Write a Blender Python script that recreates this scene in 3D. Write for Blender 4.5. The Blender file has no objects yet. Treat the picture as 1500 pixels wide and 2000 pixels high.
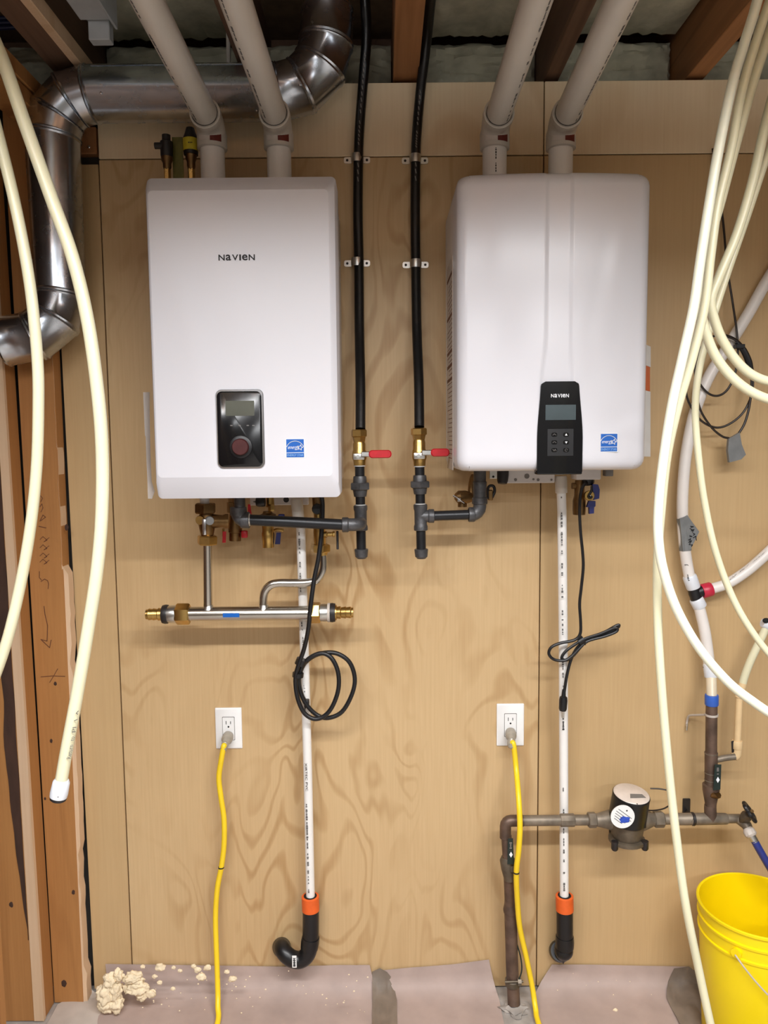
import bpy, bmesh, math, random
from mathutils import Vector, Matrix, noise

random.seed(7)
sc = bpy.context.scene
COL = sc.collection

# ------------------------------------------------------------------ camera
# The plywood wall is the plane Y = 0; the room lies at Y < 0; Z is up, metres.
D, HC, FPX = 2.183, 1.65, 1500.0
PITCH, ROLL = math.radians(5.2), math.radians(0.55)
FWD = Vector((0, math.cos(PITCH), -math.sin(PITCH)))
_r0 = Vector((1, 0, 0)); _u0 = _r0.cross(FWD)
RGT = math.cos(ROLL) * _r0 - math.sin(ROLL) * _u0
UPV = math.sin(ROLL) * _r0 + math.cos(ROLL) * _u0
EYE = Vector((0, -D, HC))
cam = bpy.data.cameras.new('camera'); cam_o = bpy.data.objects.new('camera', cam); COL.objects.link(cam_o)
M = Matrix.Identity(4)
for i, a in enumerate((RGT, UPV, -FWD)):
    for j in range(3): M[j][i] = a[j]
M.translation = EYE
cam_o.matrix_world = M
cam.sensor_fit = 'HORIZONTAL'; cam.sensor_width = 36.0; cam.lens = 36.0 * FPX / 1500.0
cam.clip_start = 0.02; cam.clip_end = 50
sc.camera = cam_o

# ------------------------------------------------------------------ light
world = bpy.data.worlds.new('world'); sc.world = world; world.use_nodes = True
world.node_tree.nodes['Background'].inputs[0].default_value = (0.9, 0.95, 1.0, 1)
world.node_tree.nodes['Background'].inputs[1].default_value = 0.02

def area(name, loc, aim, sx, sy, watts, col):
    l = bpy.data.lights.new(name, 'AREA'); l.shape = 'RECTANGLE'; l.size = sx; l.size_y = sy
    l.energy = watts; l.color = col
    o = bpy.data.objects.new(name, l); COL.objects.link(o); o.location = loc
    o.rotation_euler = (Vector(aim) - Vector(loc)).to_track_quat('-Z', 'Y').to_euler()
    return o
# LED shop lights hung under the joists of the basement
ZL = 2.46
for lx, ly, w in ((-0.5, -1.9, 45), (0.8, -1.9, 52), (1.3, -3.8, 62), (-0.5, -4.2, 56)):
    la = area('shop_light', (lx, ly, ZL), (lx, ly, 0.0), 1.2, 0.10, w, (0.965, 0.98, 1.0))
    la.data.spread = math.radians(163 if ly > -3 else 180)
    area('shop_light_uplight', (lx, ly, ZL + .02), (lx, ly, 4.0), 1.2, 0.05, w * (0.75 if ly > -3 else 0.15), (0.965, 0.98, 1.0))

vs = sc.view_settings
sc.display_settings.display_device = 'sRGB'
vs.view_transform = 'Standard'; vs.look = 'None'; vs.gamma = 1.0; vs.use_curve_mapping = False
vs.exposure = 0.0

# ------------------------------------------------------------------ helpers
def P(u, v, d):
    """photo pixel (1500x2000 frame) -> point at distance d in front of the plywood"""
    r = FWD + RGT * ((u - 750) / FPX) + UPV * ((1000 - v) / FPX)
    return EYE + r * ((D - d) / r.y)
def mpp(u, v, d):
    return (P(u, v, d) - EYE).dot(FWD) / FPX
def lin(c):
    c = c / 255.0
    return c / 12.92 if c <= 0.04045 else ((c + 0.055) / 1.055) ** 2.4
def C(r, g, b): return (lin(r), lin(g), lin(b), 1)

class MB:
    def __init__(s): s.v = []; s.f = []
    def add(s, vs, fs):
        o = len(s.v); s.v += [Vector(p) for p in vs]; s.f += [tuple(i + o for i in f) for f in fs]; return s
    def ring_loft(s, rings, cap0=True, cap1=True, closed=True):
        o = len(s.v); n = len(rings[0])
        for r in rings: s.v += [Vector(p) for p in r]
        for k in range(len(rings) - 1):
            for i in range(n if closed else n - 1):
                j = (i + 1) % n
                s.f.append((o + k * n + i, o + k * n + j, o + (k + 1) * n + j, o + (k + 1) * n + i))
        if cap0: s.f.append(tuple(o + i for i in reversed(range(n))))
        if cap1: s.f.append(tuple(o + (len(rings) - 1) * n + i for i in range(n)))
        return s
    def box(s, x0, x1, y0, y1, z0, z1):
        v = [(x, y, z) for z in (z0, z1) for y in (y0, y1) for x in (x0, x1)]
        return s.add(v, [(0, 2, 3, 1), (4, 5, 7, 6), (0, 1, 5, 4), (2, 6, 7, 3), (0, 4, 6, 2), (1, 3, 7, 5)])
    def rbox(s, x0, x1, y0, y1, z0, z1, b=0.003, seg=2):
        bm = bmesh.new()
        m = Matrix.Translation(((x0 + x1) / 2, (y0 + y1) / 2, (z0 + z1) / 2)) @ Matrix.Diagonal((abs(x1 - x0), abs(y1 - y0), abs(z1 - z0), 1))
        bmesh.ops.create_cube(bm, size=1, matrix=m)
        bmesh.ops.bevel(bm, geom=bm.edges[:], offset=b, segments=seg, profile=0.5, affect='EDGES')
        bm.verts.index_update()
        s.add([v.co for v in bm.verts], [[v.index for v in f.verts] for f in bm.faces]); bm.free(); return s
    def hexa(s, c):       # 8 corners: 4 of bottom loop then 4 of top loop
        return s.add(c, [(3, 2, 1, 0), (4, 5, 6, 7), (0, 1, 5, 4), (1, 2, 6, 5), (2, 3, 7, 6), (3, 0, 4, 7)])
    def axl(s, A, B, prof, n=20, ph=0.0, cap=True):
        """revolve prof [(t 0..1 along A->B, radius)] about the line A-B"""
        A = Vector(A); B = Vector(B); t = (B - A).normalized()
        a = t.orthogonal().normalized() if abs(t.z) < 0.9 else Vector((1, 0, 0)) - t * t.x
        a.normalize(); b = t.cross(a)
        rings = []
        for q, r in prof:
            c = A.lerp(B, q)
            rings.append([c + (a * math.cos(ph + 2 * math.pi * i / n) + b * math.sin(ph + 2 * math.pi * i / n)) * r for i in range(n)])
        return s.ring_loft(rings, cap, cap)
    def cyl(s, A, B, r, r1=None, n=20, ph=0.0, bev=0.0):
        r1 = r if r1 is None else r1
        L = (Vector(B) - Vector(A)).length
        if bev and L > 2 * bev:
            q = bev / L
            return s.axl(A, B, [(0, r - bev), (q, r), (1 - q, r1), (1, r1 - bev)], n, ph)
        return s.axl(A, B, [(0, r), (1, r1)], n, ph)
    def tube(s, pts, r, n=12, sub=8, smooth=True, cap=True):
        pts = [Vector(p) for p in pts]
        rs = r if isinstance(r, (list, tuple)) else [r] * len(pts)
        if smooth and len(pts) > 2:
            q = []; qr = []
            for i in range(len(pts) - 1):
                p0 = pts[i - 1] if i else pts[0] * 2 - pts[1]
                p1, p2 = pts[i], pts[i + 1]
                p3 = pts[i + 2] if i + 2 < len(pts) else p2 * 2 - p1
                for k in range(sub):
                    t = k / sub
                    q.append(0.5 * ((2 * p1) + (p2 - p0) * t + (2 * p0 - 5 * p1 + 4 * p2 - p3) * t * t + (3 * p1 - p0 - 3 * p2 + p3) * t ** 3))
                    qr.append(rs[i] * (1 - t) + rs[i + 1] * t)
            q.append(pts[-1]); qr.append(rs[-1]); pts, rs = q, qr
        s.path = pts
        T = []
        for i in range(len(pts)):
            a = pts[max(i - 1, 0)]; b = pts[min(i + 1, len(pts) - 1)]
            T.append((b - a).normalized())
        nrm = T[0].orthogonal().normalized(); rings = []
        for i, p in enumerate(pts):
            nrm = (nrm - T[i] * nrm.dot(T[i])).normalized(); bn = T[i].cross(nrm)
            rings.append([p + (nrm * math.cos(2 * math.pi * k / n) + bn * math.sin(2 * math.pi * k / n)) * rs[i] for k in range(n)])
        return s.ring_loft(rings, cap, cap)
    def rr_loft(s, secs, n=6):
        """sections (y, x0, x1, z0, z1, r): rounded rectangles in XZ lofted along Y"""
        rings = []
        for (y, x0, x1, z0, z1, r) in secs:
            ring = []
            for cx, cz, a0 in ((x1 - r, z1 - r, 0), (x0 + r, z1 - r, 90), (x0 + r, z0 + r, 180), (x1 - r, z0 + r, 270)):
                for k in range(n + 1):
                    a = math.radians(a0 + 90 * k / n); ring.append((cx + r * math.cos(a), y, cz + r * math.sin(a)))
            rings.append(ring)
        return s.ring_loft(rings)
    def prism(s, poly, ext):
        """polygon (world points) extruded by vector ext"""
        n = len(poly); e = Vector(ext)
        return s.ring_loft([[Vector(p) for p in poly], [Vector(p) + e for p in poly]])
    def ball(s, c, r, sub=2, sq=(1, 1, 1), amp=0.0, fr=8.0):
        bm = bmesh.new(); bmesh.ops.create_icosphere(bm, subdivisions=sub, radius=1.0)
        bm.verts.index_update(); c = Vector(c); vs_ = []
        for v in bm.verts:
            k = 1 + (amp * (noise.noise(v.co * 1.7 + c * fr) + .45 * noise.noise(v.co * 4.5 + c * fr)) if amp else 0)
            vs_.append(c + Vector((v.co.x * sq[0], v.co.y * sq[1], v.co.z * sq[2])) * (r * k))
        s.add(vs_, [[v.index for v in f.verts] for f in bm.faces]); bm.free(); return s
    def stroke(s, pts, w, nrm, th=0.0006):
        """flat pen stroke along pts, lying on a surface with normal nrm"""
        nrm = Vector(nrm).normalized()
        for a, b in zip(pts[:-1], pts[1:]):
            a = Vector(a); b = Vector(b); t = (b - a)
            if t.length < 1e-6: continue
            t.normalize(); sd = t.cross(nrm) * (w / 2); e = t * (w * 0.3)
            s.prism([a - sd - e, b - sd + e, b + sd + e, a + sd - e], nrm * th)
        return s

ORG = {}
def _finish(name, mb, mat, parent, sharp):
    me = bpy.data.meshes.new(name)
    xs = [p.x for p in mb.v]; ys = [p.y for p in mb.v]; zs = [p.z for p in mb.v]
    c = Vector(((min(xs) + max(xs)) / 2, (min(ys) + max(ys)) / 2, (min(zs) + max(zs)) / 2))
    if parent is None: c.z = min(zs)
    me.from_pydata([tuple(p - c) for p in mb.v], [], mb.f)
    bm = bmesh.new(); bm.from_mesh(me); bmesh.ops.recalc_face_normals(bm, faces=bm.faces[:]); bm.to_mesh(me); bm.free()
    me.polygons.foreach_set('use_smooth', [True] * len(me.polygons))
    me.set_sharp_from_angle(angle=math.radians(sharp))
    me.materials.append(mat); me.update()
    o = bpy.data.objects.new(name, me); COL.objects.link(o)
    if parent is not None:
        o.parent = parent; o.location = c - ORG[parent.name]
    else:
        o.location = c
    ORG[o.name] = c
    return o
def part(name, mb, mat, parent, label=None, sharp=35):
    o = _finish(name, mb, mat, parent, sharp)
    if label: o['label'] = label
    if name.endswith('print') or name in ('pencil_marks', 'handwriting'): o['kind'] = 'stuff'
    return o
def single(name, mb, mat, label, cat, group=None, kind=None, sharp=35):
    o = _finish(name, mb, mat, None, sharp)
    o['label'] = label; o['category'] = cat
    if group: o['group'] = group
    if kind: o['kind'] = kind
    return o
def struct(name, mb, mat, label=None, cat=None, sharp=35):
    o = _finish(name, mb, mat, None, sharp); o['kind'] = 'structure'
    if label: o['label'] = label
    if cat: o['category'] = cat
    return o
def thing(name, label, cat, loc, group=None):
    o = bpy.data.objects.new(name, None); COL.objects.link(o); o.empty_display_size = 0.05
    o.location = loc; ORG[o.name] = Vector(loc); o['label'] = label; o['category'] = cat
    if group: o['group'] = group
    return o

# text -> flat mesh in MB
def text2d(body, size, bold=0.0):
    cu = bpy.data.curves.new('t', 'FONT'); cu.body = body; cu.size = size; cu.resolution_u = 3; cu.offset = bold
    ob = bpy.data.objects.new('t', cu); COL.objects.link(ob)
    dg = bpy.context.evaluated_depsgraph_get(); dg.update()
    me = bpy.data.meshes.new_from_object(ob.evaluated_get(dg))
    v = [tuple(p.co) for p in me.vertices]; f = [tuple(p.vertices) for p in me.polygons]
    bpy.data.objects.remove(ob); bpy.data.curves.remove(cu); bpy.data.meshes.remove(me)
    return v, f
def put_text(mb, body, org, xd, yd, width, height, lift=0.0005, letters=None, shear=0.0, bold=0.0):
    """text stretched to width x height (m); org = lower left corner"""
    xd = Vector(xd).normalized(); yd = Vector(yd).normalized(); nz = xd.cross(yd)
    v, f = text2d(body, 1.0, bold)
    if not v: return mb
    x0 = min(p[0] for p in v); x1 = max(p[0] for p in v); y0 = min(p[1] for p in v); y1 = max(p[1] for p in v)
    o = Vector(org) + nz * lift
    mb.add([o + xd * (((p[0] - x0) / (x1 - x0)) * width + shear * (p[1] - y0) / (y1 - y0) * height) + yd * ((p[1] - y0) / (y1 - y0) * height) for p in v], f)
    return mb
def put_logo(mb, org, xd, yd, width, height, lift=0.0005):
    """letters all at cap height: N a v I e N"""
    ws = [('N', 1.0), ('a', 0.85), ('V', 1.0), ('I', 0.28), ('e', 0.9), ('N', 1.0)]
    gap = 0.16; tot = sum(w for _, w in ws) + gap * 5; x = 0.0; xd = Vector(xd).normalized()
    for ch, w in ws:
        put_text(mb, ch, Vector(org) + xd * (x / tot * width), xd, yd, w / tot * width, height, lift, bold=0.018)
        x += w + gap
    return mb
def dashes(mb, A, B, h, nrm, fill=0.6, lo=0.002, hi=0.006):
    """rows of small illegible print between A and B"""
    A = Vector(A); B = Vector(B); L = (B - A).length; t = (B - A) / L; sd = t.cross(Vector(nrm)).normalized(); x = 0
    while x < L:
        w = random.uniform(lo, hi)
        if random.random() < fill:
            k = random.uniform(0.4, 1.0) * h / 2
            a = A + t * x; b = A + t * min(x + w * 0.75, L)
            mb.prism([a - sd * k, b - sd * k, b + sd * k, a + sd * k], Vector(nrm) * 0.0004)
        x += w
    return mb

# ------------------------------------------------------------------ materials
def mat(name, col, rough=0.5, metal=0.0, var=0.08, scale=30.0, bump=0.0, bscale=None, coat=0.0, spec=0.5, stretch=(1, 1, 1), col2=None, rvar=0.0, detail=3.0, sss=0.0, trans=0.0):
    m = bpy.data.materials.new(name); m.use_nodes = True
    nt = m.node_tree; n = nt.nodes; l = nt.links; b = n['Principled BSDF']
    tc = n.new('ShaderNodeTexCoord'); mp = n.new('ShaderNodeMapping'); mp.inputs['Scale'].default_value = stretch
    l.new(tc.outputs['Object'], mp.inputs[0])
    ns = n.new('ShaderNodeTexNoise'); ns.inputs['Scale'].default_value = scale; ns.inputs['Detail'].default_value = detail
    l.new(mp.outputs[0], ns.inputs['Vector'])
    mx = n.new('ShaderNodeMix'); mx.data_type = 'RGBA'
    a = col; c2 = col2 or tuple(list(x * (1 - var * 2.2) for x in col[:3]) + [1])
    mx.inputs[6].default_value = a; mx.inputs[7].default_value = c2
    rp = n.new('ShaderNodeMapRange'); rp.inputs[1].default_value = 0.35; rp.inputs[2].default_value = 0.7
    l.new(ns.outputs[0], rp.inputs[0]); l.new(rp.outputs[0], mx.inputs[0]); l.new(mx.outputs[2], b.inputs['Base Color'])
    b.inputs['Metallic'].default_value = metal; b.inputs['Roughness'].default_value = rough
    b.inputs['Specular IOR Level'].default_value = spec
    if coat: b.inputs['Coat Weight'].default_value = coat; b.inputs['Coat Roughness'].default_value = 0.12
    if rvar:
        r2 = n.new('ShaderNodeMapRange'); r2.inputs[3].default_value = max(rough - rvar, 0.03); r2.inputs[4].default_value = rough + rvar
        l.new(ns.outputs[0], r2.inputs[0]); l.new(r2.outputs[0], b.inputs['Roughness'])
    if bump:
        n2 = n.new('ShaderNodeTexNoise'); n2.inputs['Scale'].default_value = bscale or scale * 3; n2.inputs['Detail'].default_value = 3
        l.new(mp.outputs[0], n2.inputs['Vector'])
        bp = n.new('ShaderNodeBump'); bp.inputs['Strength'].default_value = bump; bp.inputs['Distance'].default_value = 0.002
        l.new(n2.outputs[0], bp.inputs['Height']); l.new(bp.outputs[0], b.inputs['Normal'])
    if sss:
        b.inputs['Subsurface Weight'].default_value = sss; b.inputs['Subsurface Radius'].default_value = (0.006, 0.005, 0.003)
        b.inputs['Subsurface Scale'].default_value = 1.0
    if trans: b.inputs['Transmission Weight'].default_value = trans
    return m

def wood(name, light, dark, contour=13.0, mixc=0.55, su=2.0, sv=0.5, axis='Z', fibre=0.35, rough=0.5, sharpness=(0.25, 0.95), spec=0.4, bump=0.15):
    """rotary-cut veneer / sawn timber: contour lines of a stretched noise plus fine fibres"""
    m = bpy.data.materials.new(name); m.use_nodes = True
    nt = m.node_tree; n = nt.nodes; l = nt.links; b = n['Principled BSDF']
    tc = n.new('ShaderNodeTexCoord'); oi = n.new('ShaderNodeObjectInfo')
    off = n.new('ShaderNodeMath'); off.operation = 'MULTIPLY'; off.inputs[1].default_value = 37.0; l.new(oi.outputs['Random'], off.inputs[0])
    ad = n.new('ShaderNodeVectorMath'); ad.operation = 'ADD'; l.new(tc.outputs['Object'], ad.inputs[0]); l.new(off.outputs[0], ad.inputs[1])
    def mapped(s1, s2):
        mp = n.new('ShaderNodeMapping')
        mp.inputs['Scale'].default_value = {'Z': (s1, s1, s2), 'Y': (s1, s2, s1), 'X': (s2, s1, s1)}[axis]
        l.new(ad.outputs[0], mp.inputs[0]); return mp
    m1 = mapped(su, sv)
    n1 = n.new('ShaderNodeTexNoise'); n1.inputs['Scale'].default_value = 1.0; n1.inputs['Detail'].default_value = 2.5; n1.inputs['Roughness'].default_value = 0.45; n1.inputs['Distortion'].default_value = 0.5
    l.new(m1.outputs[0], n1.inputs['Vector'])
    k = n.new('ShaderNodeMath'); k.operation = 'MULTIPLY'; k.inputs[1].default_value = contour * 6.283; l.new(n1.outputs[0], k.inputs[0])
    sn = n.new('ShaderNodeMath'); sn.operation = 'SINE'; l.new(k.outputs[0], sn.inputs[0])
    r1 = n.new('ShaderNodeMapRange'); r1.inputs[1].default_value = sharpness[0]; r1.inputs[2].default_value = sharpness[1]; l.new(sn.outputs[0], r1.inputs[0])
    # contour contrast comes and goes
    n3 = n.new('ShaderNodeTexNoise'); n3.inputs['Scale'].default_value = 0.7; l.new(m1.outputs[0], n3.inputs['Vector'])
    r3 = n.new('ShaderNodeMapRange'); r3.inputs[1].default_value = 0.4; r3.inputs[2].default_value = 0.62; l.new(n3.outputs[0], r3.inputs[0])
    mm = n.new('ShaderNodeMath'); mm.operation = 'MULTIPLY'; l.new(r1.outputs[0], mm.inputs[0]); l.new(r3.outputs[0], mm.inputs[1])
    m2 = mapped(160, 5)
    n2 = n.new('ShaderNodeTexNoise'); n2.inputs['Scale'].default_value = 1.0; n2.inputs['Detail'].default_value = 2; l.new(m2.outputs[0], n2.inputs['Vector'])
    f2 = n.new('ShaderNodeMath'); f2.operation = 'MULTIPLY'; f2.inputs[1].default_value = fibre; l.new(n2.outputs[0], f2.inputs[0])
    m4 = mapped(1.3, 0.8)
    n4 = n.new('ShaderNodeTexNoise'); n4.inputs['Scale'].default_value = 1.6; n4.inputs['Detail'].default_value = 2; l.new(m4.outputs[0], n4.inputs['Vector'])
    f4 = n.new('ShaderNodeMath'); f4.operation = 'MULTIPLY'; f4.inputs[1].default_value = 0.5; l.new(n4.outputs[0], f4.inputs[0])
    c1 = n.new('ShaderNodeMath'); c1.operation = 'MULTIPLY'; c1.inputs[1].default_value = mixc; l.new(mm.outputs[0], c1.inputs[0])
    s1 = n.new('ShaderNodeMath'); s1.operation = 'ADD'; l.new(c1.outputs[0], s1.inputs[0]); l.new(f2.outputs[0], s1.inputs[1])
    s2 = n.new('ShaderNodeMath'); s2.operation = 'ADD'; l.new(s1.outputs[0], s2.inputs[0]); l.new(f4.outputs[0], s2.inputs[1]); s2.use_clamp = True
    mx = n.new('ShaderNodeMix'); mx.data_type = 'RGBA'; mx.inputs[6].default_value = light; mx.inputs[7].default_value = dark
    l.new(s2.outputs[0], mx.inputs[0]); l.new(mx.outputs[2], b.inputs['Base Color'])
    b.inputs['Roughness'].default_value = rough; b.inputs['Specular IOR Level'].default_value = spec
    bp = n.new('ShaderNodeBump'); bp.inputs['Strength'].default_value = bump; bp.inputs['Distance'].default_value = 0.001
    l.new(n2.outputs[0], bp.inputs['Height']); l.new(bp.outputs[0], b.inputs['Normal'])
    return m

PLY = wood('birch_plywood', C(216, 188, 144), C(168, 132, 86), contour=14, mixc=0.4, su=4.0, sv=1.5, sharpness=(0.2, 1.0), rough=0.42)
PLYS = wood('birch_plywood_plain', C(206, 177, 132), C(174, 141, 97), contour=5, mixc=0.14, rough=0.42)
PLYT = wood('birch_plywood_pale', C(246, 230, 198), C(214, 188, 148), contour=7, mixc=0.3, su=1.6, sv=0.9, rough=0.4)
STUD = wood('stud_timber', C(196, 142, 84), C(142, 92, 48), contour=9, mixc=0.4, su=5, sv=0.35, rough=0.6)
STUDR = wood('stud_timber_raw_and_lit_edge', C(232, 204, 172), C(200, 160, 120), contour=6, mixc=0.3, su=6, sv=0.4, rough=0.75)  # pale torn wood; also paints in the lit corner of the near stud
JOIST = wood('joist_timber', C(184, 130, 84), C(130, 86, 50), contour=8, mixc=0.4, su=5, sv=0.35, axis='Y', rough=0.65)
JOISTD = wood('joist_timber_dark', C(130, 100, 78), C(84, 60, 46), contour=8, mixc=0.4, su=5, sv=0.35, axis='Y', rough=0.7)  # darker, browner tone of the joist timber
BARK = mat('bark', C(74, 50, 38), 0.85, var=0.2, scale=25, bump=0.6, bscale=60, stretch=(1, 1, 0.25))
SHEATH = mat('dark_sheathing', C(76, 54, 38), 0.8, var=0.15, scale=10)
FOUND = mat('foundation_concrete', C(70, 66, 60), 0.9, var=0.12, scale=9, bump=0.4)
CONC = mat('floor_concrete', C(176, 168, 160), 0.85, var=0.2, scale=14, bump=0.5, bscale=70)
PAINT = mat('painted_wall', C(104, 98, 90), 0.8, var=0.03, scale=6)
SUBF = mat('subfloor_board', C(120, 96, 70), 0.85, var=0.15, scale=22, bump=0.3)
INSUL = mat('mineral_insulation', C(196, 194, 172), 0.95, var=0.14, scale=16, bump=0.9, bscale=45, spec=0.1)
PAPER = mat('rosin_paper', C(176, 156, 147), 0.62, var=0.07, scale=12, bump=0.25, bscale=40)
PAPERD = mat('rosin_paper_dirty', C(130, 116, 102), 0.6, var=0.12, scale=18, bump=0.4, bscale=50)
FOAM = mat('cured_spray_foam', C(238, 220, 186), 0.7, var=0.06, scale=60, bump=0.4, bscale=160)
WHITE = mat('white_enamel', C(224, 224, 230), 0.2, var=0.01, scale=4, spec=0.35)
WHITEM = mat('white_satin_enamel', C(224, 224, 230), 0.34, var=0.01, scale=4)
WHITEB = mat('white_body_sheet', C(214, 210, 208), 0.28, var=0.02, scale=4)
FILM = mat('white_film', C(220, 212, 204), 0.3, var=0.03, scale=20)
BLACKG = mat('black_gloss', C(14, 15, 18), 0.16, var=0.05, scale=10)
BLACKM = mat('black_satin', C(22, 22, 25), 0.4, var=0.08, scale=20)
SCREEN = mat('lcd_screen', C(96, 98, 88), 0.2, var=0.08, scale=14)
SCREENG = mat('lcd_screen_cool', C(76, 88, 92), 0.2, var=0.08, scale=14)
KNOBR = mat('dark_red_knob', C(76, 34, 34), 0.3, var=0.1, scale=60)
CHROME = mat('chrome', C(205, 205, 208), 0.18, 1.0, var=0.04, scale=20)
INK = mat('black_ink', C(24, 22, 24), 0.6, var=0.05)
INKG = mat('grey_print', C(96, 94, 92), 0.6, var=0.05)
INKW = mat('white_print', C(235, 238, 242), 0.5, var=0.02)
INKB = mat('brown_print', C(104, 62, 44), 0.6, var=0.05)
BLUEP = mat('blue_sticker', C(20, 98, 190), 0.35, var=0.05, scale=20)
BLUEL = mat('pale_blue_print', C(150, 196, 240), 0.4, var=0.03)
BLUEI = mat('blue_ink', C(48, 84, 196), 0.5, var=0.15, scale=300)
LABELW = mat('white_label', C(238, 238, 236), 0.45, var=0.02)
LABELB = mat('beige_label', C(196, 186, 176), 0.5, var=0.04)
LABELO = mat('orange_label', C(222, 112, 66), 0.45, var=0.04)
REDLAB = mat('dark_red_label', C(112, 42, 32), 0.45, var=0.12, scale=90)
PVC = mat('white_pvc', C(214, 208, 198), 0.34, var=0.03, scale=9)
PVCW = mat('bright_white_pvc', C(240, 238, 234), 0.32, var=0.02, scale=9)
PEX = mat('cream_pex', C(226, 221, 188), 0.3, var=0.04, scale=7, sss=0.25)
PEXW = mat('pale_pex', C(236, 236, 214), 0.3, var=0.03, scale=7, sss=0.25)
PEXWH = mat('white_pex', C(232, 226, 220), 0.35, var=0.03, scale=9)
PEXC = mat('clear_pex', C(222, 208, 182), 0.3, var=0.05, scale=9, sss=0.2)
PEXRING = mat('white_pex_ring', C(222, 226, 232), 0.3, var=0.03)
BLACKJ = mat('black_jacket', C(14, 14, 15), 0.32, var=0.08, scale=30, bump=0.3, bscale=60)
BRASS = mat('brass', C(208, 172, 104), 0.3, 1.0, var=0.12, scale=35, rvar=0.08)
BRASSD = mat('aged_bronze', C(142, 112, 74), 0.4, 1.0, var=0.15, scale=30, rvar=0.1)
STEEL = mat('stainless_steel', C(206, 202, 194), 0.22, 1.0, var=0.06, scale=20, stretch=(1, 1, 0.3))
ZINC = mat('zinc_plated_steel', C(218, 218, 214), 0.3, 1.0, var=0.08, scale=60)
GALV = mat('galvanised_sheet', C(208, 216, 226), 0.25, 1.0, var=0.10, scale=26, rvar=0.12, bump=0.12, bscale=9)
IRON = mat('black_iron', C(92, 92, 94), 0.42, 0.55, var=0.15, scale=60, bump=0.3, bscale=150)
IRONP = mat('black_iron_pipe', C(36, 37, 40), 0.34, 0.3, var=0.1, scale=40)
PTFE = mat('thread_tape', C(190, 190, 188), 0.5, var=0.05)
RED = mat('red_vinyl', C(200, 28, 40), 0.35, var=0.08, scale=60)
BLUEH = mat('dark_blue_plastic', C(34, 40, 104), 0.4, var=0.08)
ORANGE = mat('orange_rubber', C(232, 100, 36), 0.45, var=0.06, scale=40)
ABS = mat('black_abs', C(22, 22, 24), 0.36, var=0.1, scale=20)
YELLOW = mat('yellow_cord', C(250, 214, 38), 0.4, var=0.03, scale=20)
YBUCK = mat('yellow_bucket_plastic', C(252, 222, 4), 0.36, var=0.03, scale=6, sss=0.1)
PLUGC = mat('clear_plug_plastic', C(168, 160, 146), 0.25, var=0.1, scale=60)
COPPER = mat('tarnished_copper', C(114, 93, 80), 0.48, 0.45, var=0.22, scale=24, rvar=0.1)
COPPERG = mat('weathered_pipe', C(140, 128, 112), 0.5, 0.4, var=0.2, scale=30, bump=0.2)
BRONZEM = mat('meter_bronze', C(110, 98, 82), 0.5, 0.4, var=0.2, scale=28, bump=0.4, bscale=80)
GREENH = mat('dark_green_handle', C(24, 40, 36), 0.4, var=0.1)
CPVC = mat('cream_cpvc', C(224, 194, 148), 0.4, var=0.04)
BLUER = mat('blue_ring', C(52, 98, 190), 0.4, var=0.05)
PINKR = mat('crimson_ring', C(196, 40, 66), 0.38, var=0.05)
TAPE = mat('grey_duct_tape', C(124, 126, 126), 0.36, var=0.1, scale=30, bump=0.3, bscale=50)
HOSE = mat('blue_hose', C(44, 56, 128), 0.4, var=0.08)
WIRED = mat('dark_wire', C(40, 30, 24), 0.45, var=0.08)
WIREB = mat('blue_wire', C(26, 30, 66), 0.4, var=0.08)
YTAG = mat('yellow_tag', C(214, 196, 52), 0.5, var=0.08, scale=60)
OLIVE = mat('olive_tag', C(118, 112, 44), 0.5, var=0.1, scale=50)
DARKP = mat('dark_plastic', C(38, 34, 34), 0.45, var=0.1)
GREYB = mat('grey_painted_metal', C(176, 180, 182), 0.45, var=0.04)
GREYP = mat('grey_plastic', C(120, 116, 112), 0.5, var=0.05)
LENS = mat('meter_lens', C(222, 208, 196), 0.25, var=0.06, scale=40)
DARK = mat('dark_slot', C(12, 11, 10), 0.8, var=0.05)

F = Vector((0, -1, 0))      # towards the viewer
Z = Vector((0, 0, 1)); X = Vector((1, 0, 0))

# ================================================================== STRUCTURE
XS0, XS1 = -0.773, 0.447            # the two vertical joints of the plywood
ZSEAM, ZTOP = 2.4285, 2.622
wb = struct('wall_back', MB().box(-1.9, 3.0, 0.03, 0.13, 0, 2.63), FOUND)
def panel(x0, x1, z0, z1, m, label):
    part('plywood_panel', MB().rbox(x0, x1, 0.0, 0.018, z0, z1, 0.0012, 1), m, wb, label)
panel(XS0 + 0.0015, XS1 - 0.0015, 0.008, ZSEAM - 0.0015, PLY, 'grained birch plywood sheet behind both heaters')
panel(XS1 + 0.0015, 1.666, 0.008, ZSEAM - 0.0015, PLYS, 'plain plywood sheet on the right')
panel(XS0 + 0.0015, XS1 - 0.0015, ZSEAM + 0.0015, ZTOP, PLYT, 'pale plywood strip at the top')
panel(XS1 + 0.0015, 1.666, ZSEAM + 0.0015, ZTOP, PLYT, 'pale plywood strip at the top right')
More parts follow.
